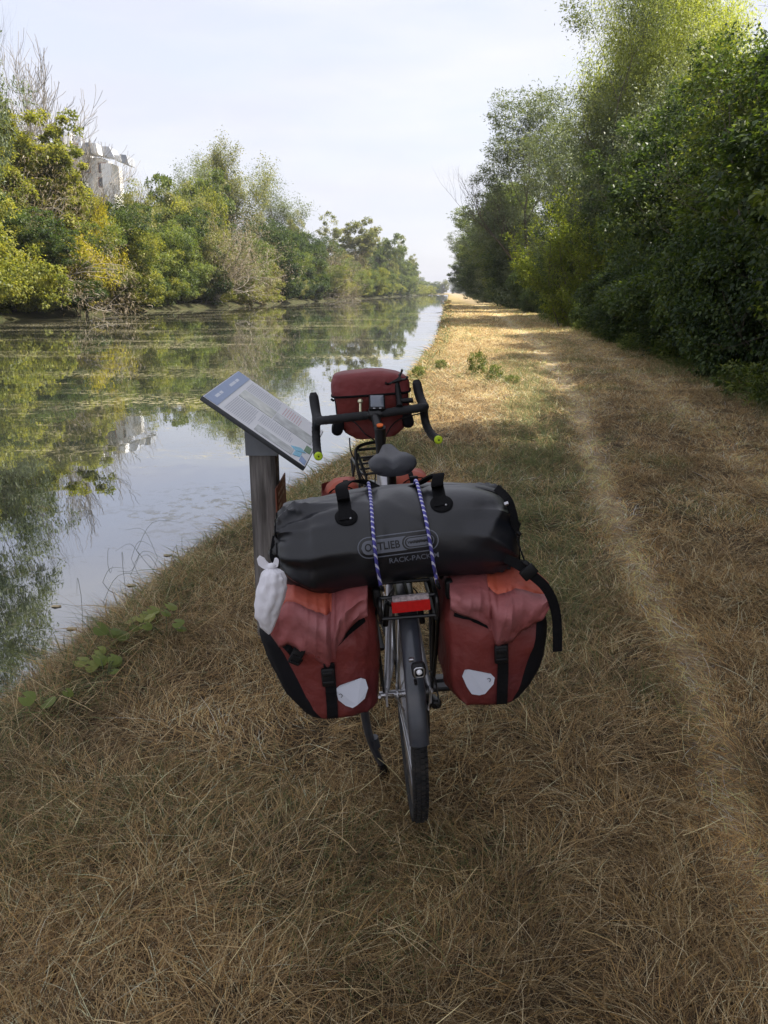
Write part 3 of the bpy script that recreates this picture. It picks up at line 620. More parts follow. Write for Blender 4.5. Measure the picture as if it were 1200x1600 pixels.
def right_bank():
    rr = random.Random(11); g = 'trees of the wood right of the path'
    rows = [  # x, y, proto, s, sz, label
        (5.6, 3.2, 'hazel_a', 1.0, 1.15, 'dark leafy tree nearest the viewer at the right edge'),
        (7.6, 0.0, 'tall_c', 1.3, 1.15, 'dark tree beside the viewer just outside the right edge'),
        (6.3, 6.6, 'hazel_b', 1.0, 1.1, 'dark leafy tree second from the right edge'),
        (6.4, 9.7, 'hazel_c', 1.05, 1.1, 'green leafy tree with hanging branches third from the right edge'),
        (7.0, 12.6, 'hazel_a', 1.0, .88, 'dark leafy tree fourth along the wood edge'),
        (7.3, 16.2, 'hazel_b', 1.0, .8, 'dark leafy tree fifth along the wood edge'),
        (7.6, 20.0, 'hazel_c', 1.1, 1.05, 'leafy tree sixth along the wood edge'),
        (8.0, 24.2, 'hazel_a', 1.1, 1.05, 'dark tree seventh along the wood edge, before the ivy trunk'),
        (8.6, 29.0, 'hazel_b', 1.1, 1.0, 'dark tree eighth along the wood edge, under the airy crown'),
        (8.8, 6.0, 'tall_a', 1.4, 1.6, 'tall tree behind the first hazels at the right edge'),  # stretched taller to thicken the shade over the panel
        (9.5, 10.5, 'tall_c', 1.15, .8, 'tall tree in the second row of the wood'),
        (12.5, 19, 'tall_a', 1.1, .9, 'tall tree in the second row behind the fifth tree'),
        (8.2, 3.0, 'tall_c', 1.35, 1.75, 'tall tree of the second row beside the viewer'),  # out of view; height stretched so its crown keeps sun off the panel
        (13.0, 25, 'tall_c', 1.1, 1.0, 'tall dark tree in the second row further on'),
        (10.2, 45, 'willow', 1.15, 1.12, 'tall bright yellow green willow at the top of the picture'),
        (12.6, 47, 'willow', 1.1, 1.18, 'second bright willow right of the first'),
        (7.9, 43.0, 'airy', 1.05, .98, 'leaning tree with ivy on its trunk and thin airy crown'),
        (8.9, 38, 'hazel_a', 1.25, 1.1, 'dark tree behind the bright sapling'),
        (5.75, 37.5, 'sapling', 1.05, 1.0, 'bright yellow green sapling with upright sprays at the wood edge'),
        (6.8, 41.5, 'hazel_c', .9, .7, 'low dark bush beyond the bright sapling'),
        (9.6, 46, 'tall_b', 1.0, .8, 'grey green tree behind the dark trees'),
        (8.6, 52, 'tall_c', 1.15, .75, 'dark tree left of the bright sapling'),
        (7.0, 78, 'tall_b', 1.8, 1.24, 'high rounded grey willow left of centre of the wood'),
        (9.8, 66, 'tall_b', 1.2, .92, 'high grey willow right of the rounded one'),
        (7.0, 92, 'tall_a', 1.45, 1.0, 'lower tree left of the high grey willow'),
        (7.0, 84, 'tall_c', 1.25, .75, 'dark bushy tree along the distant path'),
        (7.6, 112, 'tall_b', 1.6, 1.02, 'grey tree above the distant path'),
        (7.0, 126, 'tall_c', 1.6, 1.1, 'dark tree further along the distant path'),
        (7.2, 146, 'tall_a', 1.8, 1.25, 'green tree well along the distant path'),
        (7.4, 170, 'tall_b', 1.9, 1.12, 'greyish tree far along the path'),
        (7.8, 200, 'tall_c', 2.1, 1.5, 'distant dark tree of the right hand row'),
        (8.2, 245, 'tall_a', 2.2, 1.35, 'distant green tree of the right hand row'),
        (9, 300, 'tall_b', 2.4, 1.25, 'very distant tree of the right hand row'),
        (11.5, 370, 'tall_a', 2.4, 1.3, 'last but one tree of the right hand row'),
        (12.5, 480, 'tall_c', 2.6, 1.4, 'last tree at the far end of the right hand row'),
        (10.8, 4.6, 'tall_c', 1.5, 1.9, 'unseen dark tree added beside the viewer to shade the panel')]  # extra tree out of view, added only for its shade on the panel
    for x, y, key, s, sz, lab in rows:
        plant(key, {'willow': 'willow_tree', 'sapling': 'sapling'}.get(key, 'tree'), x, y, lab, 'tree', rr.random() * 6.28 if key != 'airy' else 0, s, sz, g)
    for i, yy in enumerate([4.0, 6.2, 8.3, 10.2, 12.3, 14.6, 17, 19.6, 22.4, 25.4, 28.6, 32, 44, 49, 55, 62, 70, 80, 92, 106]):
        s = .85 + .35 * rr.random() + max(0, yy - 30) * .006; x = 5.15 + .035 * min(yy, 50) + .4 * rr.random()
        plant('hedge', 'bush', x, yy, 'dark leafy bush in the low front row of the wood edge', 'bush', rr.random() * 6.28, s, s * (.8 + .4 * rr.random()), 'bushes in the front row of the wood edge', trunk='stem')
    # low leafy plants along the foot of the wood, one shrub each
    rs = np.random.RandomState(600); me, C = crown_lumps('weed', [((0, 0, .28), (.5, .5, .3))], 60, 1500, .14, .075, .5, rs, .1, 0, .4)
    proto('weed', me, None, G_mid)
    for i in range(26):
        y = 3.4 + 1.45 * i + rr.random(); x = 3.75 + .055 * min(y, 30) + rr.random() * .5
        plant('weed', 'low_shrub', x + .1, y, 'knee high green shrub in the row along the foot of the wood', 'shrub', rr.random() * 6, .35 + rr.random() * .75, .3 + rr.random() * .8, 'low shrubs along the foot of the wood', crown='foliage')
right_bank()
def far_end():
    rr = random.Random(3)
    for i in range(14):
        x = -75 + i * 9.5 + rr.random() * 4; plant(('round_far', 'poplar_far', 'tall_b')[i % 3], 'tree', x, 790 + rr.random() * 60, 'hazy tree in the distant line closing the canal', 'tree', rr.random() * 6, 1.1 + .5 * rr.random(), .8 + .35 * rr.random(), 'distant trees closing the canal')
    plant('bush_dark', 'bush', -10.5, 735, 'small dark bush standing alone on the distant bank', 'bush', 0, 1.1, .85, None)
    plant('low_yel', 'bush', -17, 560, 'yellowish bush on the far left bank just before the horizon', 'bush', 0, 3.4, 2.6, None)
    plant('bush_mid', 'bush', -24, 640, 'pale green bush on the far left bank near the horizon', 'bush', 0, 2.2, 1.7, None)
far_end()
# small plants on the bank
def bank_plants():
    rs = np.random.RandomState(77); rr = random.Random(8)
    lily = leaf_mat('round yellow green leaves', [(.09, .13, .03), (.17, .21, .05), (.30, .31, .09), (.36, .33, .12)], .35)
    def round_leaf(mb, c, r, nv, a0):
        nv = nrm(nv); u = nrm(np.cross(nv, [0.3, 1, 0])); v = np.cross(nv, u); P = [c + r * (math.cos(t) * u + math.sin(t) * v * .85) * (1 + .08 * math.sin(3 * t + a0)) - nv * .12 * r for t in np.linspace(.3, 6.0, 12)]
        n = len(P); mb.add(np.vstack([[c + nv * r * .05], P]), [(0, i, i + 1) for i in range(1, n)])
    spots = [(165, 1072, 'round leaved yellow green plant nearest the left edge, on the bank'), (72, 1118, 'single rounded green leaf plant low on the left bank'), (150, 1052, 'upper yellow green leaf clump on the left bank'),
             (215, 1000, 'broad leaved plant in the dark hollow at the water'), (250, 985, 'broad leaved plant right of the hollow by the water'), (262, 1008, 'pale leaved plant lowest in the hollow by the water'), (185, 1012, 'yellowish plant at the left side of the hollow by the water')]
    for px, py, lab in spots:
        r = ray_cam(px, py); t = (H0 + .03) / -r[2]; p = c2w(r * t); z0 = float(ground_z(np.array([p[0]]), np.array([p[1]]))[0])
        o = empty('broad_leaved_plant', (p[0], p[1], z0), lab, 'plant', 'broad leaved plants on the bank')
        st = MB(); lf = MB()
        for k in range(5 if py != 1118 else 3):
            a = rr.random() * 6.28; d = .02 + .07 * rr.random(); h = .05 + .06 * rr.random(); c = np.array([math.cos(a) * d, math.sin(a) * d, h])
            st.tube([(0, 0, 0), c * .6 + [0, 0, .02], c], .002, 5); round_leaf(lf, c, .018 + .020 * rr.random(), (rr.uniform(-.6, .6), -.5 + rr.uniform(-.4, .4), 1), rr.random() * 6)
        st.build('stem', M_green_stem, o); q = lf.build('foliage', lily, o, smooth=False); attr(q.data, 'tint', rs.rand(len(q.data.polygons)).round(1) * 0 + rs.rand(), 'FACE')
    # weedy plants in the verge by the bars (left of the green strip)
    spots = [(690, 575, 'weed'), (745, 583, 'weed'), (770, 590, 'weed'), (652, 585, 'weed'), (800, 596, 'weed')]
    for i, (px, py, k) in enumerate(spots):
        r = ray_cam(px, py); t = H0 / -r[2]; p = c2w(r * t)
        plant('weed', 'wayside_weed', p[0], p[1], ['ragged weed left of the tallest weeds by the water', 'tallest green weed in the verge beyond the handlebar', 'green weed touching the right side of the tallest', 'weed at the very edge of the water beyond the handlebar bag', 'low weed at the right end of the weed patch'][i], 'weed', i, (.3, .34, .3, .3, .25)[i], (.35, .7, .45, .4, .25)[i], 'weeds in the verge beyond the handlebar', crown='foliage')
    # reed blades standing in the shallow water
    rd = MB()
    for i in range(26):
        y = 3.1 + 3.2 * rr.random(); x = float(near_edge(np.array([y]))[0]) - .08 - .5 * rr.random() ** 1.6; a = rr.random() * 6.28; l = .12 + .3 * rr.random(); b_ = np.array([math.cos(a), math.sin(a), 0])
        P = smooth_path([(x, y, WATER - .02), np.array([x, y, WATER + l * .45]) + b_ * l * .35, np.array([x, y, WATER + l * .35]) + b_ * l * .9], 4); rd.tube(P, [.0014, .0013, .0005], 4)
    tag(rd.build('water_grass', M_green_stem), 'thin dark grass blades leaning out of the shallow water', 'grass', None, 'stuff')
    # fallen leaves afloat
    for i, (px, py) in enumerate([(112, 983), (88, 948), (205, 915), (35, 1072), (262, 868)]):
        r = ray_cam(px, py); t = (H0 - WATER) / -r[2]; p = c2w(r * t); mb = MB(); c = np.array([p[0], p[1], WATER + .004])
        P = [c + np.array([math.cos(a) * .032, math.sin(a) * .02, .002 * math.sin(3 * a)]) for a in np.linspace(0, 6.28, 9)[:-1]]; mb.add(np.vstack([[c + [0, 0, .004]], P]), [(0, k + 1, (k + 1) % 8 + 1) for k in range(8)])
        tag(mb.build('floating_leaf', M_leaf_dry, solid=.0008), ['pale orange fallen leaf afloat near the left bank', 'pale green leaf afloat above the orange one', 'dull leaf afloat right of the others', 'whitish leaf afloat against the bank at the left edge', 'small brown leaf afloat farthest out'][i], 'leaf', 'fallen leaves afloat on the canal')
M_green_stem = mat('green stem', (.07, .09, .03), .7, var=.3)
M_leaf_dry = mat('fallen leaf', (.42, .34, .2), .7, var=.2)
bank_plants()

# ================================================================ apartment building beyond the far bank
def building():
    Yb = 105.0
    M_wall = mat('white render', (.90, .89, .88), .9, var=.05, vscale=2); M_slate = mat('grey slate cladding', (.34, .36, .41), .6, var=.1, vscale=6)
    M_pane = mat('window glass', (.05, .06, .08), .1, var=0, spec=.8); M_frame = mat('window frame', (.35, .18, .14), .6, var=0)
    def X(px, py, yc=Yb): return at_yc(px, py, yc)
    bx = at_yc(90, 300, Yb); o = empty('apartment_building', (bx[0], bx[1], 0), 'white apartment building with grey slate mansard roofs behind the left bank trees', 'building')
    c, s = math.cos(YAW), math.sin(YAW)
    Mr = np.array([[c, -s, 0], [s, c, 0], [0, 0, 1]])
    def blk(px0, px1, top, bot, dy, name, m, depth=4):
        a = X(px0, top, Yb + dy); b_ = X(px1, bot, Yb + dy); zt, zb = a[2], b_[2]; a2 = X(px0, bot, Yb + dy); wd = np.linalg.norm((b_ - a2)[:2]); cen = (a2 + b_) / 2
        cen = np.array([cen[0], cen[1], (zt + zb) / 2]) + Mr @ np.array([0, depth / 2, 0]); mb = MB().box(cen, (wd, depth, zt - zb), Mr); mb.build(name, m, o, (bx[0], bx[1], 0), smooth=False); return cen, wd, zt, zb
    blk(-60, 58, 240, 455, 0, 'wall', M_wall); blk(58, 112, 224, 455, 1.5, 'wall', M_wall); blk(112, 150, 236, 455, -1, 'wall', M_wall); blk(150, 178, 246, 455, .6, 'wall', M_wall); blk(176, 192, 255, 455, -.6, 'wall', M_wall)
    def roof(pts, dy, th, name, m):
        P = [X(px, py, Yb + dy) for px, py in pts]; MB().slab(P, Mr @ np.array([0, 1, 0]), th).build(name, m, o, (bx[0], bx[1], 0), smooth=False)
    roof([(-60, 242), (58, 242), (52, 205), (-60, 200)], -.3, 4, 'roof', M_slate)
    roof([(84, 224), (104, 224), (101, 205), (84, 207)], 1.0, 3, 'roof', M_slate); roof([(97, 226), (112, 226), (108, 207), (101, 206)], .6, 3, 'roof', M_wall)
    roof([(112, 230), (128, 231), (124, 213), (110, 212)], 1.3, 3, 'roof', M_slate)
    roof([(124, 238), (143, 239), (140, 222), (130, 223)], -1.4, 3, 'roof', M_slate); roof([(143.2, 239), (153, 240), (150, 224), (141, 223)], -1.5, 3, 'roof', M_wall)
    roof([(153.2, 242), (178, 245), (170, 229), (152, 228)], .2, 3, 'roof', M_slate); roof([(180, 250), (190, 252), (187, 243), (178, 242)], -.9, 3, 'roof', M_wall)
    roof([(190.2, 254), (201, 257), (197, 242), (187, 241)], -.8, 3, 'roof', M_slate)
    for px, py, dy in [(116, 232, -1), (20, 262, 0), (40, 262, 0), (20, 300, 0), (40, 300, 0), (8, 340, 0), (30, 340, 0), (66, 250, 1.5), (66, 285, 1.5), (120, 262, -1), (135, 262, -1), (160, 262, .6), (160, 285, .6), (120, 290, -1)]:
        a = X(px, py, Yb + dy - .04); fr = MB().box(a, (1.0, .1, 1.2), Mr).build('window', M_frame, o, (bx[0], bx[1], 0), smooth=False)
        MB().box(a - Mr @ np.array([0, .06, 0]), (.8, .05, 1.0), Mr).build('pane', M_pane, fr, (bx[0], bx[1], 0), smooth=False)
building()
# ================================================================ MATERIALS of the made things
M_rubber = mat('tyre rubber', (.010, .010, .011), .85, var=.35, vscale=25, c2=(.035, .03, .026), c2scale=18, c2lo=.5, c2hi=.75)
M_black = mat('black satin metal', (.007, .007, .008), .42, var=.2, vscale=30)
M_plastic = mat('black plastic', (.005, .005, .006), .55, spec=.3, var=.2)
M_fender = mat('dusty grey mudguard', (.032, .036, .046), .3, var=.3, vscale=14, c2=(.085, .082, .085), c2scale=9, c2lo=.5, c2hi=.8, spec=.6)
M_steel = mat('bare steel', (.45, .45, .47), .32, metal=1, var=.2)
M_chain = mat('greasy chain steel', (.09, .085, .08), .5, metal=.8, var=.4, vscale=60)
M_frame_w = mat('pale silver frame paint', (.50, .50, .53), .35, metal=.25, var=.1, coat=.2)
M_tape = mat('black bar tape', (.010, .011, .013), .75, var=.25, vscale=60, bump=.5, bscale=250)
M_lime = mat('lime green bar plug', (.50, .68, .02), .5, var=.05)
M_orange = mat('orange anodised ring', (.75, .15, .02), .4, metal=.3, var=.05)
M_saddle = mat('grey black saddle cover', (.032, .034, .042), .55, var=.2, vscale=30, bump=.3, bscale=300)
M_red = mat('dark red pannier fabric', (.155, .022, .018), .62, var=.2, vscale=9, bump=.8, bscale=22, bdist=.010, c2=(.085, .010, .012), c2scale=5)
M_pink = mat('faded red top fabric', (.28, .070, .068), .65, var=.18, vscale=11, bump=.8, bscale=22, bdist=.010, c2=(.33, .125, .13), c2scale=7, c2lo=.4, c2hi=.75)
M_coral = mat('bright orange red fabric', (.44, .085, .045), .6, var=.15, vscale=10, bump=.7, bscale=20, bdist=.010, c2=(.36, .08, .06), c2scale=8)
M_blackfab = mat('black pannier fabric', (.0045, .0045, .0065), .8, spec=.22, var=.25, vscale=20, bump=.5, bscale=350, bdist=.0006)
M_tarp = mat('black tarpaulin', (.0055, .0065, .0095), .38, var=.25, vscale=5, bump=.3, bscale=20, bdist=.005, spec=.55, c2=(.009, .010, .015), c2scale=4)
M_tarp2 = mat('black tarpaulin end', (.006, .006, .007), .32, var=.2, bump=.4, bscale=22, bdist=.006, spec=.5)
M_web = mat('black webbing', (.005, .005, .006), .9, spec=.2, var=.3, vscale=120, bump=.6, bscale=500)
M_reflect = mat('silver reflector', (.62, .65, .74), .5, var=.06, vscale=10, spec=.6)
M_print = mat('dark grey print', (.12, .13, .16), .6, var=.05)
M_printd = mat('black print', (.012, .012, .015), .6, var=.05)
M_redlens = mat('red reflector lens', (.50, .012, .012), .22, var=.15, vscale=80, coat=.5)
M_clear = mat('clear reflector strip', (.38, .33, .34), .25, var=.6, vscale=140, spec=.8)
M_plasticbag = mat('white plastic bag', (.74, .73, .78), .42, var=.05, bump=.5, bscale=30, bdist=.006)
M_screen = mat('computer screen', (.13, .15, .18), .18, var=.1, spec=.7)
M_white = mat('white lens', (.85, .86, .9), .2, var=0)

def cord_mat():
    m = bpy.data.materials.new('blue and white braided cord'); m.use_nodes = True; t = m.node_tree; N = t.nodes; b = N['Principled BSDF']
    c = N.new('ShaderNodeTexCoord'); n = N.new('ShaderNodeTexNoise'); n.inputs['Scale'].default_value = 1; n.inputs['Detail'].default_value = 1
    w1 = N.new('ShaderNodeTexWave'); w1.bands_direction = 'DIAGONAL'; w1.inputs['Scale'].default_value = 30; w1.inputs['Distortion'].default_value = 1.0
    t.links.new(c.outputs['Object'], w1.inputs['Vector']); cr = N.new('ShaderNodeValToRGB'); cr.color_ramp.interpolation = 'CONSTANT'
    e = cr.color_ramp.elements; e[0].color = (.07, .065, .30, 1); e[1].position = .78; e[1].color = (.60, .60, .75, 1)
    t.links.new(w1.outputs['Fac'], cr.inputs['Fac']); t.links.new(cr.outputs[0], b.inputs['Base Color']); b.inputs['Roughness'].default_value = .7; return m
M_cord = cord_mat()
XA = np.array([1.0, 0, 0]); YA = np.array([0, 1.0, 0]); ZA = np.array([0, 0, 1.0])
def rot(axis, ang): return np.array(Matrix.Rotation(ang, 3, Vector(axis)))
def arc_pts(c, r, a0, a1, n): return np.array([[c[0], c[1] + r * math.cos(a), c[2] + r * math.sin(a)] for a in np.linspace(a0, a1, n)])

# ================================================================ BICYCLE (bicycle coordinates)
RW = .355; WB = 1.08
bike = bike_thing('touring_bicycle', (0, 0, 0), 'loaded touring bicycle with drop handlebar leaning on its kickstand in the dry grass', 'bicycle')
STEER = R(8); HT = np.array([0, .80, .80]); SA = nrm([0, -.30, .95])
def steer(V):
    P0 = np.array([0, .855, .78]); return (V - P0) @ rot(SA, STEER).T + P0
def wheel(cy, st):
    f = (lambda mb: mb.xf(steer)) if st else (lambda mb: mb)
    ty = MB(); c = np.array([0, cy, RW]); n = 96; prof = [(math.cos(a), math.sin(a)) for a in np.arange(12) * math.pi / 6]; rg = []
    for a in np.arange(n) * 2 * math.pi / n: rg.append([[.0215 * q[1], c[1] + (RW - .022 + .021 * q[0]) * math.cos(a), c[2] + (RW - .022 + .021 * q[0]) * math.sin(a)] for q in prof])
    ty.rings(rg, True, False, True)
    for i in range(130):        # tread blocks
        a = 2 * math.pi * i / 130; M = rot((1, 0, 0), a)
        for x, rr, ww in ((-.0065, 0, .0085), (.0065, 0, .0085), (-.0165, -.0055, .007), (.0165, -.0055, .007)):
            aa = a + (.5 * 2 * math.pi / 130 if x > 0 else 0); p = c + np.array([x, (RW + rr) * math.cos(aa), (RW + rr) * math.sin(aa)])
            ty.box(p, (ww, .0038, .011), rot((1, 0, 0), aa) @ rot((0, 0, 1), 0))
    w_ = f(ty).build('wheel', M_rubber, bike)
    rim = MB(); rg = []
    for a in np.arange(72) * 2 * math.pi / 72: rg.append([[x, c[1] + r * math.cos(a), c[2] + r * math.sin(a)] for x, r in ((-.012, RW - .034), (-.0125, RW - .052), (-.006, RW - .062), (.006, RW - .062), (.0125, RW - .052), (.012, RW - .034))])
    f(rim.rings(rg, True, False, True)).build('rim', M_steel, w_)
    hub = MB().tube([c + XA * -.06, c + XA * -.035, c + XA * -.03, c + XA * .03, c + XA * .035, c + XA * .06], [.012, .012, .028, .018, .018, .028][:1] * 1 or .02, 12)
    hub.tube([c - XA * .035, c - XA * .03], .03, 16); hub.tube([c + XA * .03, c + XA * .035], .03, 16); hub.tube([c - XA * .07, c + XA * .07], .009, 8)
    f(hub).build('hub', M_steel, w_)
    sp = MB()
    for i in range(32):
        a = 2 * math.pi * i / 32; s = 1 if i % 2 else -1; a2 = a + (.55 if i % 4 < 2 else -.55)
        sp.tube([c + np.array([s * .031, .026 * math.cos(a2), .026 * math.sin(a2)]), c + np.array([0, (RW - .055) * math.cos(a), (RW - .055) * math.sin(a)])], .0011, 4, caps=False)
    f(sp).build('spoke_set', M_steel, w_)
wheel(0, False); wheel(WB, True)
def fender(cy, a0, a1, st, name='mudguard'):
    c = np.array([0, cy, RW]); rg = []
    for a in np.linspace(a0, a1, 44):
        ring = []
        prof = [(-.025, .004), (-.0245, .012), (-.018, .0195), (-.008, .023), (0, .026), (.008, .023), (.018, .0195), (.0245, .012), (.025, .004)]
        prof = prof + [(x * .94, r - .0018) for x, r in prof[::-1]]
        rg.append([[x, c[1] + (RW + r) * math.cos(a), c[2] + (RW + r) * math.sin(a)] for x, r in prof])
    mb = MB().rings(rg, True, True)
    if st: mb.xf(steer)
    return mb.build(name, M_fender, bike, ang=60)
fd = fender(0, R(62), R(180 - 9), False); fender(WB, R(28), R(180 + 28), True)
for s in (-1, 1):
    MB().tube([(s * .062, 0, RW), (s * .05, -.18, RW + .10), (s * .029, -RW * .93, RW + .135)], .0022, 6).build('mudguard_stay', M_steel, bike)
# frame
BBc = np.array([0, .44, .285]); ST = np.array([0, .275, .83]); HTt = np.array([0, .835, .90]); HTb = np.array([0, .885, .745])
fr = MB(); fr.tube([BBc, ST], .0165, 16); fr.tube([ST - ZA * .045, HTt - ZA * .03], [.016, .02], 16); fr.tube([BBc, HTb + ZA * .02], [.024, .021], 16); fr.tube([HTb, HTt], .023, 18)
fr.tube([BBc - XA * .037, BBc + XA * .037], .024, 16)
for s in (-1, 1):
    fr.tube(smooth_path([ST + [s * .016, 0, -.035], (s * .032, .14, .62), (s * .055, .03, .42), (s * .064, 0, RW + .01)], 4), .0095, 10)
    fr.tube(smooth_path([BBc + [s * .03, -.02, 0], (s * .036, .28, .30), (s * .058, .08, .345), (s * .064, 0, RW)], 4), .011, 10)
    fr.box((s * .064, -.004, RW - .002), (.006, .045, .05), bev=.002)
fr.build('frame', M_frame_w, bike)
fk = MB(); fk.tube([HTb, HTb - SA * .03], .024, 14)
for s in (-1, 1): fk.tube(smooth_path([HTb - SA * .02 + XA * s * .012, HTb - SA * .06 + XA * s * .045, (s * .05, 1.02, .46), (s * .05, WB, RW)], 4), [.016, .010], 10)
fk.xf(steer).build('fork', M_frame_w, bike)
MB().tube([ST - ZA * .04, ST + nrm([0, -.29, .96]) * .155], .0145, 14).build('seatpost', M_black, bike)
MB().tube([ST - ZA * .012, ST + ZA * .004], .021, 14).build('seat_clamp', M_steel, bike)
# cranks, chain and gears
cr = MB(); c0 = BBc + XA * .048
for i in range(3): cr.rings([[c0 + [x, r * math.cos(a), r * math.sin(a)] for a in np.arange(40) * 2 * math.pi / 40] for x, r in ((i * .007, .055 + .022 * i), (i * .007 + .002, .055 + .022 * i))])
cr_o = cr.build('chainset', M_chain, bike)
for s, a in ((1, R(200)), (-1, R(20))):
    q = BBc + [s * .075, .172 * math.cos(a), .172 * math.sin(a)]; MB().tube([BBc + XA * s * .062, q], [.016, .011], 8, squash=.5).build('crank_arm', M_black, bike)
    pd = MB().box(q + XA * s * .055, (.085, .095, .016), bev=.004); pd.box(q + [s * .055, 0, .012], (.06, .012, .008)); pd.tube([q, q + XA * s * .02], .007, 6); pd.build('pedal', M_black, bike)
cs = MB()
for i in range(9): cs.rings([[[.024 + i * .0042 + x, r * math.cos(a), RW + r * math.sin(a)] for a in np.arange(36) * math.pi / 18] for x, r in ((0, .056 - .0042 * i), (.0018, .056 - .0042 * i))])
cs.build('cassette', M_chain, bike)
ch = MB()
for zz, yy in ((.045, .08),): ch.strip([(.044, 0, RW + .045), (.052, .44, .285 + .085)], XA, ZA, .007, .008); ch.strip([(.044, -.01, RW - .12), (.052, .44, .285 - .085)], XA, ZA, .007, .008); ch.strip([(.044, .0, RW - .05), (.044, -.02, RW - .085), (.044, .01, RW - .125)], XA, YA, .007, .008)
ch.build('chain', M_chain, bike)
dr = MB().box((.058, .012, RW - .035), (.02, .03, .05), rot((1, 0, 0), .3), bev=.006); dr.box((.056, -.005, RW - .09), (.006, .03, .09), rot((1, 0, 0), .15), bev=.003); dr.tube([(.044, 0, RW - .05), (.056, 0, RW - .05)], .018, 14); dr.tube([(.044, -.01, RW - .125), (.056, -.01, RW - .125)], .018, 14)
dr.box((.075, -.01, RW - .03), (.03, .05, .03), rot((0, 0, 1), .4), bev=.01); dr.tube(smooth_path([(.075, -.03, RW - .03), (.082, -.085, RW + .0), (.075, -.03, RW + .07), (.066, .05, RW + .04)], 5), .0028, 6)
dr.build('derailleur', M_black, bike)
bk = MB()
for s in (-1, 1):       # rim brake arms and bosses on the seat stays
    bk.box((s * .05, .028, .60), (.018, .03, .075), rot((0, 1, 0), -s * .12), bev=.006); bk.box((s * .029, .03, .635), (.02, .05, .014), bev=.004)
bk.tube(smooth_path([(-.05, .02, .64), (-.02, .0, .69), (.03, .01, .68), (.052, .02, .64)], 5), .0022, 6); bk.build('rear_brake', M_black, bike)
ax = MB().tube([(-.085, 0, RW), (-.06, 0, RW)], .011, 10); ax.tube(smooth_path([(-.082, 0, RW), (-.088, -.03, RW + .015), (-.086, -.065, RW + .03)], 4), .0045, 6); ax.build('axle_lever', M_steel, bike)
# kickstand
ks = L(603, 1238, .14); ks[2] = -.015; k0 = L(566, 1092, .08)
kd = MB().tube(smooth_path([k0, (k0 + ks) / 2 + [-.012, 0, 0], ks + [0, 0, .02]], 5), [.019, .016, .013], 10, squash=.8); kd.box(k0 + [.0, -.02, .01], (.022, .07, .04), bev=.006); m_ = k0 * .45 + ks * .55; kd.tube([m_ + (k0 - ks) * .06, m_ - (k0 - ks) * .06], .0145, 10)
kd.build('kickstand', M_fender, bike)
MB().tube([ks + (k0 - ks) * .16, ks + (k0 - ks) * .09, ks - [0, 0, .006]], [.015, .021, .027], 10, squash=.7).build('rubber_foot', M_plastic, bpy.data.objects['kickstand'])
# rear rack
RZ = .745; rk = MB()
rear_l = L(597, 918, -.215); rear_r = L(686, 908, -.215); hw = (rear_r[0] - rear_l[0]) / 2; cx = 0.0
for s in (-1, 1): rk.tube(smooth_path([(s * hw, -.215, RZ - .055), (s * hw, -.222, RZ - .03), (s * hw, -.20, RZ), (s * hw, .0, RZ), (s * hw * .8, .16, RZ), (s * hw * .5, .22, RZ)], 5), .0062, 10)
for yy in (-.205, -.10, .02, .14): rk.tube([(-hw, yy, RZ), (hw, yy, RZ)], .0055, 8)
rk.tube([(-hw, -.217, RZ - .052), (hw, -.217, RZ - .052)], .005, 8); rk.tube([(0, -.2, RZ - .002), (0, .2, RZ - .002)], .0048, 8)
for s in (-1, 1):
    for yy in (-.16, -.03, .1): rk.tube(smooth_path([(s * hw, yy, RZ), (s * (hw + .012), yy * .8, RZ - .09), (s * .074, yy * .15, .40)], 4), .0055, 8)
    rk.tube([(s * hw, -.19, RZ - .075), (s * hw, .12, RZ - .075)], .005, 8); rk.box((s * .072, 0, .395), (.006, .03, .05), bev=.002)
    rk.tube([(s * hw * .5, .22, RZ), (s * .02, .25, RZ + .02)], .005, 8)
rk.build('rear_rack', M_black, bike)
# long flat reflector under the rack end
p = [L(x, y, -.232) for x, y in ((612, 941), (672, 935), (672, 951.5), (612, 957))]; o_ = (p[0] + p[2]) / 2
def rrect(w, h, r, n=5):
    return [(sx * (w / 2 - r) + r * math.cos(R(a0 + 90 * k / n)), sy * (h / 2 - r) + r * math.sin(R(a0 + 90 * k / n))) for sx, sy, a0 in ((1, 1, 0), (-1, 1, 90), (-1, -1, 180), (1, -1, 270)) for k in range(n + 1)]
wR = p[1][0] - p[0][0]; hR = p[0][2] - p[3][2]; tlt = math.atan2(p[1][2] - p[0][2], wR)
def flat(pts, c, y, th, m, name, parent, off=(0, 0, 0), tilt=0):
    ct, st_ = math.cos(tilt), math.sin(tilt); P = [(c[0] + a * ct - b * st_, y, c[2] + a * st_ + b * ct) for a, b in pts]
    return MB().slab(P, (0, 1, 0), th).build(name, m, parent, off, smooth=False)
rf = flat(rrect(wR, hR, .003), o_, -.238, .012, M_redlens, 'rear_reflector', bike, tilt=tlt)
flat(rrect(wR * .95, .0125, .002), o_ + ZA * (hR / 2 + .0068), -.234, .012, M_clear, 'clear_strip', rf, tilt=tlt)
flat([(-wR * .5, -.0), (wR * .5, 0), (wR * .45, hR * .9), (-wR * .45, hR * .9)], o_, -.226, .010, M_plastic, 'reflector_bracket', rf, tilt=tlt)
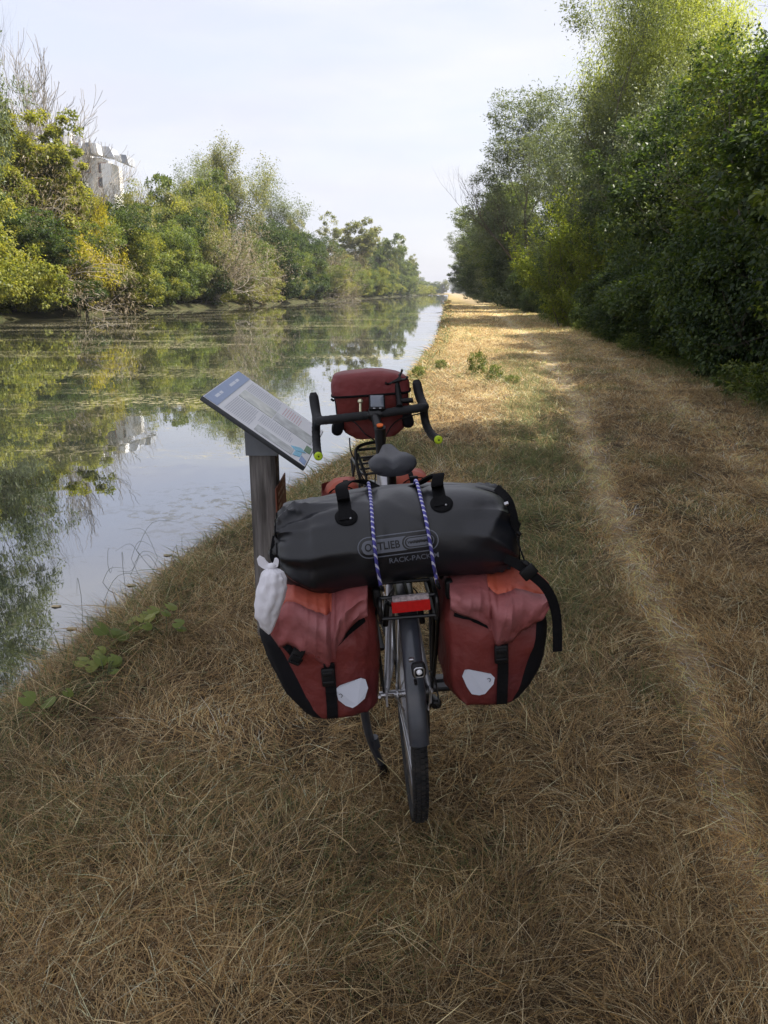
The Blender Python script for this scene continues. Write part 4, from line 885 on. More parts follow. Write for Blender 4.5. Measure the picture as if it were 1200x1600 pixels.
# small rear lamp on the mudguard
lm = L(655, 1050, -.405); l_ = MB().box(lm + YA * .012, (.034, .026, .036), rot((0, 1, 0), -.08), bev=.009).build('rear_lamp', M_plastic, bike)
rb = rrect(.026, .027, .008); ri = rrect(.020, .021, .006); MB().add([(lm[0] + a, lm[1] - .003, lm[2] + b) for a, b in rb] + [(lm[0] + a, lm[1] - .0045, lm[2] + b) for a, b in ri], [(i, (i + 1) % 24, 24 + (i + 1) % 24, 24 + i) for i in range(24)]).build('lamp_ring', M_steel, l_, solid=.0015)
MB().ball(lm + YA * -.001, (.0072, .006, .0072)).build('lens', M_white, l_)
lt = L(643, 1032, -.39); MB().box(lt + YA * .004, (.012, .012, .008), bev=.002).build('mudguard_screw', M_steel, bike); 
lb = L(650, 1069, -.40); MB().tube([lb + YA * .0, lb + YA * .02], .004, 8).build('mudguard_screw', M_plastic, bike)
# saddle
SC = L(614, 722, .13); zt = SC[2]; sd_rows = []
for y, hw_, z_, th in ((.118, .030, -.012, .010), (.122, .060, -.006, .030), (.135, .069, .0, .034), (.165, .0705, .003, .034), (.20, .063, .0, .033), (.24, .049, -.002, .032), (.285, .035, -.002, .030), (.34, .026, .0, .028), (.385, .020, -.002, .026), (.402, .014, -.008, .020), (.408, .006, -.014, .010)):
    ring = []
    for a in np.arange(28) * 2 * math.pi / 28:
        x = math.copysign(abs(math.cos(a)) ** .75, math.cos(a)) * hw_; z = math.sin(a) * th * (.55 if math.sin(a) > 0 else .9)
        if math.sin(a) > 0: z -= .010 * math.exp(-(x / .012) ** 2) * (1 if y < .36 else 0) ; z += .006 * math.exp(-((abs(x) - hw_ * .6) / .02) ** 2) * (y < .23)
        ring.append([SC[0] + x, y, zt - .008 + z_ + z])
    sd_rows.append(ring)
sa = MB().rings(sd_rows).build('saddle', M_saddle, bike, ang=70)
rl = MB()
for s in (-1, 1): rl.tube(smooth_path([(SC[0] + s * .03, .15, zt - .035), (SC[0] + s * .022, .2, zt - .05), (SC[0] + s * .022, .28, zt - .05), (SC[0] + s * .008, .37, zt - .022)], 4), .0035, 8)
rl.build('saddle_rail', M_black, sa)
sr = MB(); top = ST + nrm([0, -.29, .96]) * .155; sr.box(top + [0, .0, .006], (.05, .045, .02), bev=.005); sr.build('saddle_clamp', M_black, sa)
# stem, bar
CB = L(588, 647, .90); CB[0] = 0.0; SH = HTt + SA * .075
stm = MB().tube([HTt, HTt + SA * .055], .0195, 16); stm.tube([HTt + SA * .055, HTt + SA * .115], .021, 16); stm.tube([HTt + SA * .09, CB], [.019, .017], 14); stm.tube([CB - XA * .022, CB + XA * .022], .022, 14)
stm_o = stm.xf(steer).build('stem', M_black, bike)
tp = HTt + SA * .12; MB().tube([tp, tp + SA * .005], .0125, 16).xf(steer).build('ring', M_orange, stm_o)
def hb(s): return [(s * .03, 0, 0), (s * .10, 0, .001), (s * .175, .004, .001), (s * .205, .03, -.002), (s * .214, .075, -.01), (s * .219, .108, -.045), (s * .224, .10, -.09), (s * .230, .05, -.118), (s * .234, -.005, -.124), (s * .2345, -.03, -.125)]
cb = np.array(CB); hbm = MB()
hbm.tube([cb - XA * .06, cb + XA * .06], .0152, 16); hbar = hbm.xf(steer).build('handlebar', M_black, bike)
for s in (-1, 1):
    P = smooth_path(np.array(hb(s)) + cb, 8); n = len(P); rr = .0163 + .0009 * ((np.arange(n) % 3) == 0); MB().tube(P, rr, 14).xf(steer).build('bar_tape', M_tape, hbar)
    e = np.array(hb(s)[-1]) + cb; pl = MB().tube([e + YA * .004, e - YA * .006, e - YA * .010], [.0165, .0165, .012], 14); pl.xf(steer).build('bar_plug', M_lime, hbar)
    dk = MB().tube([e - YA * .0101, e - YA * .0112], .0035, 8); dk.xf(steer).build('plug_screw', M_plastic, hbar)
    hp = smooth_path(np.array([(s * .208, .045, -.004), (s * .211, .09, .008), (s * .210, .125, .034), (s * .209, .145, .072), (s * .209, .150, .092)]) + cb, 5)
    hood = MB().tube(hp, [.019, .0185, .0185, .0195, .0185, .012], 14).xf(steer).build('brake_hood', M_tape, hbar)
    lv = smooth_path(np.array([(s * .212, .16, .05), (s * .218, .175, .0), (s * .224, .165, -.05), (s * .228, .145, -.09)]) + cb, 5); MB().tube(lv, [.009, .008, .0075, .006], 8, squash=.6).xf(steer).build('brake_lever', M_black, hbar)
cbl = MB(); q0 = cb + [-.02, .1, -.02]
for pts in ([cb + [-.17, .03, -.012], cb + [-.10, .05, -.03], cb + [-.06, .0, -.07], cb + [-.012, .02, -.13], HTb + [-.03, .03, .02], (-.03, .6, .70)], [cb + [.17, .03, -.012], cb + [.08, .05, -.035], cb + [.03, -.01, -.07], cb + [.01, .02, -.14], HTb + [.03, .03, .02]],
            [L(546, 684, .98), L(548, 705, .97), L(556, 722, .96), L(566, 745, .93), HTb + [-.03, .0, -.05]]):
    cbl.tube(smooth_path(pts, 7), .0027, 7)
cbl.build('brake_cable', M_plastic, bike)
# cycle computer
cc = L(589, 629, .905); cM = rot((1, 0, 0), R(-38)) @ rot((0, 1, 0), 0)
cM = rot((0, 1, 0), R(3)) @ rot((1, 0, 0), R(52)) 
cp = MB().box(cc, (.062, .066, .015), cM, bev=.006).build('cycle_computer', M_plastic, bike)
MB().box(cc + cM @ np.array([0, .002, .0082]), (.050, .050, .002), cM, bev=.0008).build('screen', M_screen, cp)
for x in (-.012, .012): MB().box(cc + cM @ np.array([x, -.029, .0078]), (.010, .003, .002), cM, bev=.0006).build('button', M_steel, cp)
bl = L(563, 627, .92); b_ = MB().ball(bl, (.011, .011, .010)); b_.tube([bl, cb + [-.07, .0, .0]], .005, 8); b_.build('bell', mat('brass bell', (.75, .72, .5), .3, metal=.7), bike)
# phone holder with cross arms
ph = L(619, 592, .955); pM = rot((0, 1, 0), R(-12)) @ rot((1, 0, 0), R(42)); phm = MB().box(ph, (.040, .034, .010), pM, bev=.004)
phm.tube([ph - pM @ np.array([0, 0, .004]), L(622, 612, .95), L(624, 628, .93), L(624, 636, .905)], [.010, .012, .012, .014], 10)
pho = phm.build('phone_holder', M_plastic, bike)
for s in (-1, 1):
    P = [ph + pM @ np.array(v) for v in ((s * .018, -.010, .0), (s * .034, -.016, .002), (s * .044, -.016, .012))]; MB().tube(smooth_path(P, 4), [.005, .004, .005], 8).build('holder_arm', M_black, pho)
    P = [ph + pM @ np.array(v) for v in ((s * .016, .012, .0), (s * .026, .022, .002), (s * .032, .026, .012))]; MB().tube(smooth_path(P, 4), [.005, .004, .005], 8).build('holder_arm', M_black, pho)
pw = L(634, 626, .93); MB().tube([pw - XA * .02, pw + XA * .028], .010, 10).build('light_mount', M_plastic, bike)
# front rack
fk_ = MB(); fz = .80
for s in (-1, 1):
    fk_.tube(smooth_path([(s * .055, 1.30, fz), (s * .06, 1.1, fz), (s * .06, 1.0, fz - .002), (s * .045, .955, fz)], 4), .005, 8); 
    for yy in (1.02, 1.18): fk_.tube(smooth_path([(s * .06, yy, fz), (s * .075, yy - .005, fz - .1), (s * .066, WB, RW + .03)], 4), .005, 8)
    fk_.tube([(s * .06, 1.28, fz), (s * .075, 1.15, fz - .22)], .005, 8); fk_.tube([(s * .078, .98, .62), (s * .078, 1.2, .62)], .0055, 8)
for yy in (.965, 1.06, 1.16, 1.28): fk_.tube([(-.058, yy, fz), (.058, yy, fz)], .0048, 8)
fk_.xf(steer).build('front_rack', M_black, bike)
ft = MB(); a_ = L(557, 704, .99); b2 = L(575, 690, .99); c_ = L(590, 692, .99)
ft.tube(smooth_path([L(566, 760, .96), L(558, 728, .96), L(556, 706, .97), L(562, 697, 1.0), L(578, 692, 1.02), L(597, 690, 1.02)], 5), .0065, 8); ft.tube([L(558, 708, .97), L(572, 745, .96), L(573, 762, .95)], .006, 8); ft.tube([L(560, 703, .97), L(596, 700, 1.0)], .0055, 8); ft.tube([L(567, 719, .96), L(598, 713, .98)], .0055, 8)
ft.build('front_rack_frame', M_black, bike)

# ================================================================ PANNIERS
PCOUNT = 0
def interp_rows(rows, n):
    rows = np.array(rows, float).reshape(-1, 4); t = np.linspace(0, len(rows) - 1, n); k = np.arange(len(rows)); return np.stack([np.interp(t, k, rows[:, i]) for i in range(4)], 1)
def warp_angles(b, side):
    a_b = math.acos(max(-1, min(1, (1 - 2 * b) ** (1 / .42)))); A = np.zeros(64); j = np.arange(64); A[:33] = j[:33] * math.pi / 32
    if side < 0: A[32:41] = np.linspace(math.pi, math.pi + a_b, 9); A[40:] = np.linspace(math.pi + a_b, 2 * math.pi, 25)[:24]
    else: A[32:57] = np.linspace(math.pi, 2 * math.pi - a_b, 25); A[56:] = np.linspace(2 * math.pi - a_b, 2 * math.pi, 9)[:8]
    return A
def pannier(label, rows, yr, depth, black_side, black_frac, flap, strap_px, buckle, refl, seed, coral, group='red roll top panniers', lift=0):
    rs = np.random.RandomState(seed)
    rw = interp_rows(rows, 22); m = len(rw); k = 64; rings = []; 
    for i, (lx, ly, rx, ry) in enumerate(rw):
        t = i / (m - 1); dep_b = .15 * max(0, (.36 - t) / .36) ** 1.2; A = L(lx, ly, yr + dep_b); B = L(rx, ry, yr + dep_b); c = (A + B) / 2; hx = np.linalg.norm(B - A) / 2; tilt = (B[2] - A[2]) / max(B[0] - A[0], 1e-6)
        dscale = .80 + .20 * math.sin(min(1, t * 1.6 + .25) * math.pi / 2); dscale *= (1 - .35 * max(0, (t - .86) / .14) ** 2); hy = depth / 2 * dscale; ring = []
        An = warp_angles(float(np.interp(t, np.linspace(0, 1, len(black_frac)), black_frac)), black_side)
        for j in range(k):
            a = An[j]; ca, sa_ = math.cos(a), math.sin(a); ex = .42
            x = math.copysign(abs(ca) ** ex, ca) * hx; y = math.copysign(abs(sa_) ** ex, sa_) * hy
            y -= .012 * math.cos(min(1, abs(x / hx)) * math.pi / 2) * (1 if sa_ < 0 else -1) * -1 * -1
            wob = .005 * (hnoise(np.array([j * .13 + seed]), np.array([t * 5.0]), seed, 3, 1.3)[0] - .5) * 2 + .007 * (1 - 2 * abs(hnoise(np.array([j * .16 + t * 2.5 + seed]), np.array([t * 3.2 - j * .07]), seed + 2, 2, 1.1)[0] - .5) * 2) ** 3 * .8
            nx, ny = ca, sa_; y = depth / 2 - (depth / 2 - y) * (depth - dep_b) / depth; ring.append([c[0] + x + nx * wob, yr + depth / 2 + y + ny * wob * 1.6, c[2] + x * tilt * (1 if sa_ < 0 else 1)])
        rings.append(ring)
    rings = np.array(rings); base = rings[-1].mean(0); o = bike_thing('pannier_bag', base, label, 'pannier', group)
    full = MB().rings(rings); bv = bvh_of(full)
    # split the skin into the red body and the black outer side
    V = rings.reshape(-1, 3); red = []; blk = []; frac = (rings[:, :, 0] - rings[:, :, 0].min(1, keepdims=True)) / np.ptp(rings[:, :, 0], axis=1)[:, None]
    if black_side > 0: frac = 1 - frac
    bf = np.interp(np.linspace(0, 1, m), np.linspace(0, 1, len(black_frac)), black_frac)
    for i in range(m - 1):
        for j in range(k):
            j2 = (j + 1) % k; q = (i * k + j, i * k + j2, (i + 1) * k + j2, (i + 1) * k + j); (blk if ((24 <= j < 40) if black_side < 0 else (j < 8 or j >= 56)) else red).append(q)
    n = len(V); V = np.vstack([V, rings[0].mean(0), rings[-1].mean(0)])
    for j in range(k): red.append((n, (j + 1) % k, j)); red.append((n + 1, (m - 1) * k + j, (m - 1) * k + (j + 1) % k))
    def sub(F, name, mm):
        idx = sorted({i for f in F for i in f}); mp_ = {a: b for b, a in enumerate(idx)}; mb = MB().add(V[idx], [tuple(mp_[i] for i in f) for f in F]); return mb.build(name, mm, o, base, ang=55)
    body = sub(red, 'bag_body', M_red); sub(blk, 'side_panel', M_blackfab)
    # faded roll-top cover: from the front edge, over the top, down the rear face to an uneven hem with a folded point
    hem = np.array(flap['hem'], float); top = flap['top']; ns = 90; sx = np.linspace(hem[0, 0], hem[-1, 0], ns); hemy = np.interp(sx, hem[:, 0], hem[:, 1]); topy = np.interp(sx, [p[0] for p in top], [p[1] for p in top]); G = []; crease = flap['crease']
    for i in range(ns):
        lo = L(sx[i], hemy[i], yr); hi = L(sx[i] + flap.get('lean', 0), topy[i], yr); zt_ = hi[2]; col_ = []; f = i / (ns - 1)
        edge = math.sin(math.pi * min(1, max(0, f))) ** .35
        for t in np.linspace(0, 1, 16): # rear drop
            dep = .13 * max(0, (t - .40) / .60) ** 1.25; qx = L(sx[i] + flap.get('lean', 0) * t, hemy[i] + (topy[i] - hemy[i]) * t, yr + dep); x, z = qx[0], qx[2]; h, nn, ii, dd = bv.ray_cast(Vector((x, -2, z)), Vector((0, 1, 0)))
            ys_ = yr + .004
            puff = .010 + .030 * math.sin(math.pi * min(1, t * .9 + .08)) * edge - .018 * math.exp(-((sx[i] - (crease[0] + (crease[1] - crease[0]) * t)) / 3.2) ** 2) * (.3 + .7 * t) + .010 * np.sign(black_side) * math.tanh((sx[i] - (crease[0] + (crease[1] - crease[0]) * t)) / 2.0) * math.exp(-((sx[i] - crease[0]) / 26) ** 2)
            puff += .009 * (1 - 4 * abs(hnoise(np.array([f * 4.0 + t * 2]), np.array([t * 3.0 - f * 2]), seed + 9, 2, 1.2)[0] - .5)) + .008 * (hnoise(np.array([f * 5.0]), np.array([t * 3.0]), seed + 5, 2, 1)[0] - .5) * 2 + .006 * math.sin(f * 9 + t * 7)
            for c1, c2_, w_, am in ((-30, -22, 3.5, .010), (-17, -7, 3, .009), (14, 6, 3, .008), (30, 16, 3.5, .010), (-42, -40, 4, .008)): puff += am * math.exp(-abs(sx[i] - crease[0] - c2_ - (c1 - c2_) * t + 3 * math.sin(t * 5 + c1)) / w_) * math.sin(math.pi * min(1, t * 1.1 + .05)) * edge
            col_.append([x, min(ys_, yr + .02) - puff + dep, z])
        last = np.array(col_[-1]); 
        for t in np.linspace(.12, 1, 12): # over the top towards the front
            a = t * math.pi; yy = last[1] + (depth - .10) * (1 - math.cos(a)) / 2; zz = last[2] + .012 * math.sin(a) * edge - .03 * t + .006 * math.sin(f * 13 + t * 5); col_.append([last[0], yy, zz])
        G.append(col_)
    G = np.array(G); ci = flap['coral_rows']
    def gsub(r0, r1, name, mm):
        g = G[:, r0:r1]; a, b, _ = g.shape; F = [(i * b + j, i * b + j + 1, (i + 1) * b + j + 1, (i + 1) * b + j) for i in range(a - 1) for j in range(b - 1)]
        MB().add(g.reshape(-1, 3), F).build(name, mm, o, base, ang=75, solid=.0022)
    a, b, _ = G.shape; FP = []; FC = []
    for i in range(a - 1):
        f = i / (a - 1); out_ = (f < flap['cf']) if black_side < 0 else (f > flap['cf'])
        for j in range(b - 1): (FC if (out_ and j >= ci) or j > 14 else FP).append((i * b + j, i * b + j + 1, (i + 1) * b + j + 1, (i + 1) * b + j))
    Gv = G.reshape(-1, 3)
    for F, nm, mm in ((FP, 'roll_top', M_pink), (FC, 'roll_top_fold', M_coral)):
        idx = sorted({i for f in F for i in f}); mp_ = {q: w_ for w_, q in enumerate(idx)}; MB().add(Gv[idx], [tuple(mp_[i] for i in f) for f in F]).build(nm, mm, o, base, ang=75, solid=.0022)
    # straps and buckle draped on the rear face
    sp_ = [L(x, y, yr) for x, y in strap_px]; sp_ = drape(smooth_path(sp_, 5), bv, .006); MB().strip(sp_, XA, YA, .028, .003).build('strap', M_web, o, base, smooth=False)
    if flap.get('cross'):
        P = drape(smooth_path([L(x, y, yr) for x, y in flap['cross']], 5), bv, .005); T = nrm(P[-1] - P[0]); MB().strip(P, np.cross(T, YA), YA, .020, .003).build('cross_strap', M_web, o, base, smooth=False)
    bp = drape([L(*buckle, yr)], bv, .014)[0]; bk_ = MB().box(bp, (.034, .012, .050), bev=.004); bk_.box(bp + [0, -.007, .012], (.024, .006, .012), bev=.002); bk_.box(bp + [0, -.007, -.012], (.028, .006, .008), bev=.002); bk_.build('buckle', M_plastic, o, base)
    if refl:
        P = drape([L(x, y, yr) for x, y in refl['pts']], bv, .0035); c = P.mean(0); c[1] = P[:, 1].min() - .001
        MB().slab([[q[0], c[1] + (q[1] - c[1]) * .6, q[2]] for q in P], (0, 1, 0), .0022).build('reflector_patch', M_reflect, o, base, smooth=False)
        mk = L(*refl['mark'], yr); mk[1] = c[1] - .0012; MB().tube([mk + [.0045 * math.cos(a), 0, .005 * math.sin(a)] for a in np.linspace(-1.4, 2.6, 9)], .0008, 4).build('logo_mark', M_printd, o, base)
    ins = -1 if black_side > 0 else 1; xin = (rings[2, :, 0].max() if ins > 0 else rings[2, :, 0].min())
    for dy in (.06, .2): MB().box((xin + ins * .008, yr + dy, rings[2, 0, 2]), (.02, .03, .05), bev=.006).build('rack_hook', M_plastic, o, base)
    return o, bv, base
YR = -.25
Lrows = [(440, 900, 570, 897), (420, 930, 580, 928), (404, 965, 586, 958), (402, 1000, 590, 995), (410, 1030, 592, 1018), (424, 1062, 593, 1050), (440, 1090, 593, 1078), (460, 1112, 592, 1096), (484, 1127, 590, 1108), (510, 1132, 578, 1116)]
oL, bvL, baseL = pannier('left rear red pannier with the white plastic bag resting on its outer corner', Lrows, YR, .27, -1, [.06, .09, .12, .15, .20, .24, .25, .25, .22, .18],
    dict(hem=[(424, 990), (438, 1006), (450, 999), (462, 1004), (485, 1020), (512, 1040), (523, 1042), (526, 1018), (540, 985), (560, 965), (574, 958)], top=[(424, 915), (460, 885), (574, 893)], crease=(519, 512), cf=.62, coral_rows=9, cross=[(526, 1004), (545, 985), (569, 966)]),
    [(514, 1036), (517, 1075), (519, 1105), (520, 1128)], (513, 1058), dict(pts=[(524, 1077), (531, 1071), (564, 1058), (571, 1060), (575, 1073), (570, 1090), (558, 1102), (551, 1106), (540, 1102), (529, 1093)], mark=(532, 1080)), 3, True)
lb_ = drape([L(464, 1024, YR)], bvL, .012)[0]; q = MB().box(lb_, (.03, .012, .05), rot((0, 1, 0), .5), bev=.004)
for dz in (-.016, 0, .016): q.box(lb_ + [dz * .4, -.007, dz], (.024, .004, .005), rot((0, 1, 0), .5))
q.build('side_buckle', M_plastic, oL, baseL)
P = drape(smooth_path([L(434, 998, YR), L(448, 1010, YR), L(470, 1036, YR)], 5), bvL, .005); MB().strip(P, nrm([.6, 0, .7]), YA, .018, .003).build('side_strap', M_web, oL, baseL, smooth=False)
Rrows = [(712, 890, 812, 880), (704, 912, 836, 903), (700, 940, 852, 935), (699, 970, 861, 968), (698, 1000, 863, 998), (699, 1030, 860, 1028), (699, 1060, 850, 1056), (702, 1085, 836, 1080), (714, 1101, 816, 1098), (740, 1107, 792, 1106)]
oR, bvR, baseR = pannier('right rear red pannier with a loose black strap hanging at its outer side', Rrows, YR, .27, 1, [.04, .05, .08, .14, .19, .22, .22, .21, .19, .16],
    dict(hem=[(702, 948), (716, 954), (745, 964), (760, 974), (772, 1003), (785, 1001), (797, 999), (812, 982), (826, 974), (842, 964), (857, 946)], top=[(702, 893), (760, 880), (800, 872), (857, 912)], crease=(771, 757), cf=.36, coral_rows=10, cross=[(710, 958), (740, 966), (768, 978)]),
    [(785, 1000), (786, 1038), (785, 1075), (784, 1104)], (783, 1022), dict(pts=[(722, 1056), (726, 1047), (732, 1046), (767, 1053), (773, 1059), (771, 1069), (758, 1084), (749, 1086), (737, 1084), (729, 1072)], mark=(762, 1058)), 8, True)
# long strap ends on the right pannier
def free_strap(pts, o, base, wd, name='loose_strap', W=(.35, .0, .5)):
    P = smooth_path(pts, 6); T = nrm(np.gradient(P, axis=0)); Wd = np.cross(T, np.cross(np.array([0, -1.0, .15]), T)); Wd = np.cross(T, [0, -1, 0]); MB().strip(P, Wd, [0, -1, 0], wd, .0025).build(name, M_web, o, base, smooth=False)
free_strap([L(790, 872, -.24), L(812, 884, -.262), L(832, 899, -.272), L(850, 915, -.275), L(862, 935, -.27), L(869, 960, -.262), L(871, 990, -.26), L(871, 1018, -.258)], oR, baseR, .024)
bb = L(826, 894, -.275); MB().box(bb, (.03, .012, .04), rot((0, 1, 0), .9), bev=.004).build('strap_buckle', M_plastic, oR, baseR)

# small front panniers: rolled tops visible either side of the saddle post
def front_pannier(label, xc, ztop, rows, seed, hook):
    base = np.array([xc, 1.12, .42]); o = bike_thing('pannier_bag', base, label, 'pannier', 'small front panniers'); rg = []
    for z, hx, hy, dx in rows:
        rg.append([[xc + dx + math.copysign(abs(math.cos(a)) ** .6, math.cos(a)) * hx + .004 * math.sin(5 * a + z * 40), 1.10 + math.copysign(abs(math.sin(a)) ** .6, math.sin(a)) * hy, z] for a in np.arange(36) * math.pi / 18])
    MB().rings(rg[:6]).build('bag_body', M_red, o, base); MB().rings(rg[5:]).build('roll_top', M_coral, o, base)
    s = 1 if xc > 0 else -1
    P = [(xc + dx + 0, 1.10 - hy - .004, z) for z, hx, hy, dx in rows[3:]]; MB().strip(P, XA, YA, .02, .003).build('strap', M_web, o, base, smooth=False)
    z = ztop - .025; MB().tube(smooth_path([(xc - .05, 1.03, z - .02), (xc - .02, 1.0, z + .008), (xc + .03, 1.0, z + .012), (xc + .06, 1.04, z - .015)], 5), .005, 8, squash=.5).build('closure_strap', M_web, o, base)
    MB().box((xc, 1.0, z + .012), (.035, .014, .018), bev=.004).build('buckle', M_plastic, o, base)
    return o
zl = L(535, 752, 1.05)[2]; xl = L(531, 760, 1.05)[0]; zr = L(645, 738, 1.05)[2]; xr = L(645, 750, 1.05)[0]
front_pannier('orange red front pannier showing behind the left end of the black duffel', xl, zl, [(.45, .05, .07, 0), (.47, .075, .1, 0), (.55, .08, .115, 0), (.65, .08, .115, 0), (.72, .078, .11, 0), (zl - .07, .078, .10, 0), (zl - .03, .066, .085, .012), (zl - .008, .045, .06, .02), (zl, .02, .03, .025)], 1, 1)
front_pannier('orange red front pannier showing between the saddle and the right duffel handle', xr, zr, [(.45, .05, .07, 0), (.47, .075, .1, 0), (.55, .08, .115, 0), (.65, .08, .115, 0), (.72, .078, .11, 0), (zr - .06, .078, .10, 0), (zr - .03, .070, .088, -.004), (zr - .008, .05, .06, -.008), (zr, .02, .03, -.01)], 2, 1)

# ================================================================ BLACK DUFFEL across the rear rack
def duffel():
    yc = -.105; rc = random.Random(12); CREASES = []
    for q in range(34):
        e_ = rc.random() < .7; cf = (rc.choice((rc.uniform(.02, .24), rc.uniform(.76, .98))) if e_ else rc.uniform(.25, .75)); th_ = rc.uniform(-.9, .9) if e_ else rc.uniform(.9, 2.2); CREASES.append((cf, rc.uniform(1.2, 4.6), math.cos(th_), math.sin(th_), rc.uniform(.006, .014) * (1 if e_ else .5), rc.uniform(.045, .10)))
    st = [(431, 836, 858), (434, 812, 884), (441, 800, 902), (455, 790, 914), (475, 785, 921), (500, 779, 920), (540, 773, 916), (580, 768, 909), (630, 764, 901), (690, 759, 895), (735, 758, 891), (765, 763, 888), (785, 773, 884), (797, 790, 878), (805, 815, 866), (808, 832, 852)]
    st = np.array(st, float); t = np.linspace(0, len(st) - 1, 150); k = np.arange(len(st)); S = np.stack([np.interp(t, k, st[:, i]) for i in range(3)], 1)
    # soften
    for _ in range(12): S[1:-1] = (S[:-2] + 2 * S[1:-1] + S[2:]) / 4
    rings = []; n = 110
    for i, (px, ty, by) in enumerate(S):
        A = L(px, ty, yc); B = L(px, by, yc); c = (A + B) / 2; r = (A[2] - B[2]) / 2 * .97; ring = []
        for j in range(n):
            a = 2 * math.pi * j / n; e = .93
            y = math.copysign(abs(math.cos(a)) ** e, math.cos(a)) * r * 1.2; z = math.copysign(abs(math.sin(a)) ** e, math.sin(a)) * r
            f = i / 149; wr = .0
            fold = .22 * (math.sin(9 * f + 1.7 * math.sin(a + 1)) + math.sin(17 * f - 2.3 * math.cos(a)) + .7 * math.sin(5 * math.sin(a * .5) + 24 * f))
            endw = max(0, 1 - min(f, 1 - f) / .17); wr = .006 * fold  + .012 * endw * fold * .6
            wr += .007 * math.exp(-((f - .30) / .03) ** 2) * math.sin(2 * a + .4) + .006 * math.exp(-((f - .47) / .02) ** 2) * math.sin(3 * a)
            for cf, ca_, dx_, dy_, am, wd_ in CREASES:
                q1 = (f - cf) * 3.0; q2 = (a - ca_ + math.pi) % (2 * math.pi) - math.pi; al = q1 * dx_ + q2 * dy_; ac = -q1 * dy_ + q2 * dx_; wr += am * math.exp(-(al / .5) ** 2) * (1.5 * math.exp(-abs(ac) / wd_) - .8 * math.exp(-((ac - 2.2 * wd_) / (1.5 * wd_)) ** 2))
            # rack edge presses a flat into the underside; the two cords bite slightly
            wr -= .006 * (math.exp(-((px - 586) / 5) ** 2) + math.exp(-((px - 665) / 5) ** 2)) * (math.sin(a) > -.3)
            g = (r + wr) / r; zz = c[2] + z * g; ring.append([c[0], yc + y * g, max(zz, RZ + .006) if abs(c[0]) < .12 else zz])
        rings.append(ring)
    rings = np.array(rings); base = np.array([0, yc, RZ + .006]); o = bike_thing('duffel_bag', base, 'big black waterproof duffel bag lying across the rear rack on top of the panniers', 'duffel bag')
    full = MB().rings(rings); bv = bvh_of(full); 
    MB().rings(rings[16:134], caps=True).build('bag_body', M_tarp, o, base, ang=70)
    MB().rings(rings[:17]).build('bag_end', M_tarp2, o, base, ang=70); MB().rings(rings[133:]).build('bag_end', M_tarp2, o, base, ang=70)
    for q in (15, 135): MB().tube(rings[q], .0022, 6, loop=True).build('welded_seam', M_web, o, base)
    # roll closure lying along the top
    P = []; 
    for px, py, yy in [(443, 797, -.07), (462, 789, -.06), (500, 781, -.05), (560, 767, -.05), (620, 760, -.05), (680, 756, -.05), (730, 757, -.06), (765, 762, -.07), (787, 772, -.08), (797, 785, -.09)]: P.append(L(px, py, yy))
    P = smooth_path(P, 5); rg = []
    for i, p_ in enumerate(P):
        f = i / (len(P) - 1); w1 = .030 + .016 * math.exp(-(f / .14) ** 2) + .022 * math.exp(-((1 - f) / .16) ** 2); h1 = .007 + .012 * math.exp(-(f / .12) ** 2) + .013 * math.exp(-((1 - f) / .13) ** 2); a0 = .25 * math.sin(f * 7)
        rg.append([p_ + [0, w1 * math.cos(a) * math.cos(a0), h1 * math.sin(a) + w1 * .4 * math.cos(a) * math.sin(a0) - .004] for a in np.arange(14) * math.pi / 7])
    MB().rings(rg).build('roll_closure', M_tarp, o, base, ang=50)
    # crumpled closure end corners
    for pts, rad in ((((441, 838, -.16), (436, 858, -.17), (441, 880, -.17), (452, 897, -.17)), [.020, .03, .028, .014]), (((470, 898, -.19), (468, 912, -.19), (478, 905, -.2)), [.014, .017, .010]), (((793, 800, -.14), (801, 822, -.15), (802, 850, -.15)), [.015, .026, .018])):
        Q = smooth_path([L(*q) for q in pts], 5); mb = MB().tube(Q, rad, 14, squash=.7)
        Vv = mb.verts(); mb.v = [Vv + .004 * np.stack([np.sin(Vv[:, 2] * 170), np.cos(Vv[:, 0] * 190 + Vv[:, 2] * 90), np.sin(Vv[:, 0] * 150)], 1)]; mb.build('end_fold', M_tarp2, o, base, ang=80)
    # handles: round patch, webbing rising from it and looping over the top
    for (cx_, cy_), loop in (((541, 808), [(541, 812, -.20), (539, 795, -.195), (536, 775, -.17), (534, 760, -.14), (547, 752, -.08), (566, 752, -.05), (580, 757, -.04), (590, 764, -.05)]),
                          ((690, 787), [(689, 790, -.20), (686, 772, -.19), (683, 755, -.165), (685, 741, -.14), (672, 745, -.11), (652, 757, -.08), (625, 763, -.06)])):
        ctr = [L(cx_ + 18 * math.cos(a), cy_ + 13 * math.sin(a), -.2) for a in np.arange(24) * math.pi / 12]; Q = drape(ctr, bv, .003); c = drape([L(cx_, cy_, -.2)], bv, .003)[0]
        Q2 = drape([L(cx_ + 10 * math.cos(a), cy_ + 7 * math.sin(a), -.2) for a in np.arange(24) * math.pi / 12], bv, .004); pm = MB().add(np.vstack([[c], Q2, Q]), [(0, 1 + i, 1 + (i + 1) % 24) for i in range(24)] + [(1 + i, 25 + i, 25 + (i + 1) % 24, 1 + (i + 1) % 24) for i in range(24)]); pt = pm.build('handle_patch', M_web, o, base, solid=.002)
        for dx in (-7, 7):
            rv = drape([L(cx_ + dx, cy_ + 2, -.2)], bv, .006)[0]; MB().ball(rv, .0032, 8, 6).build('rivet', M_steel, pt, base)
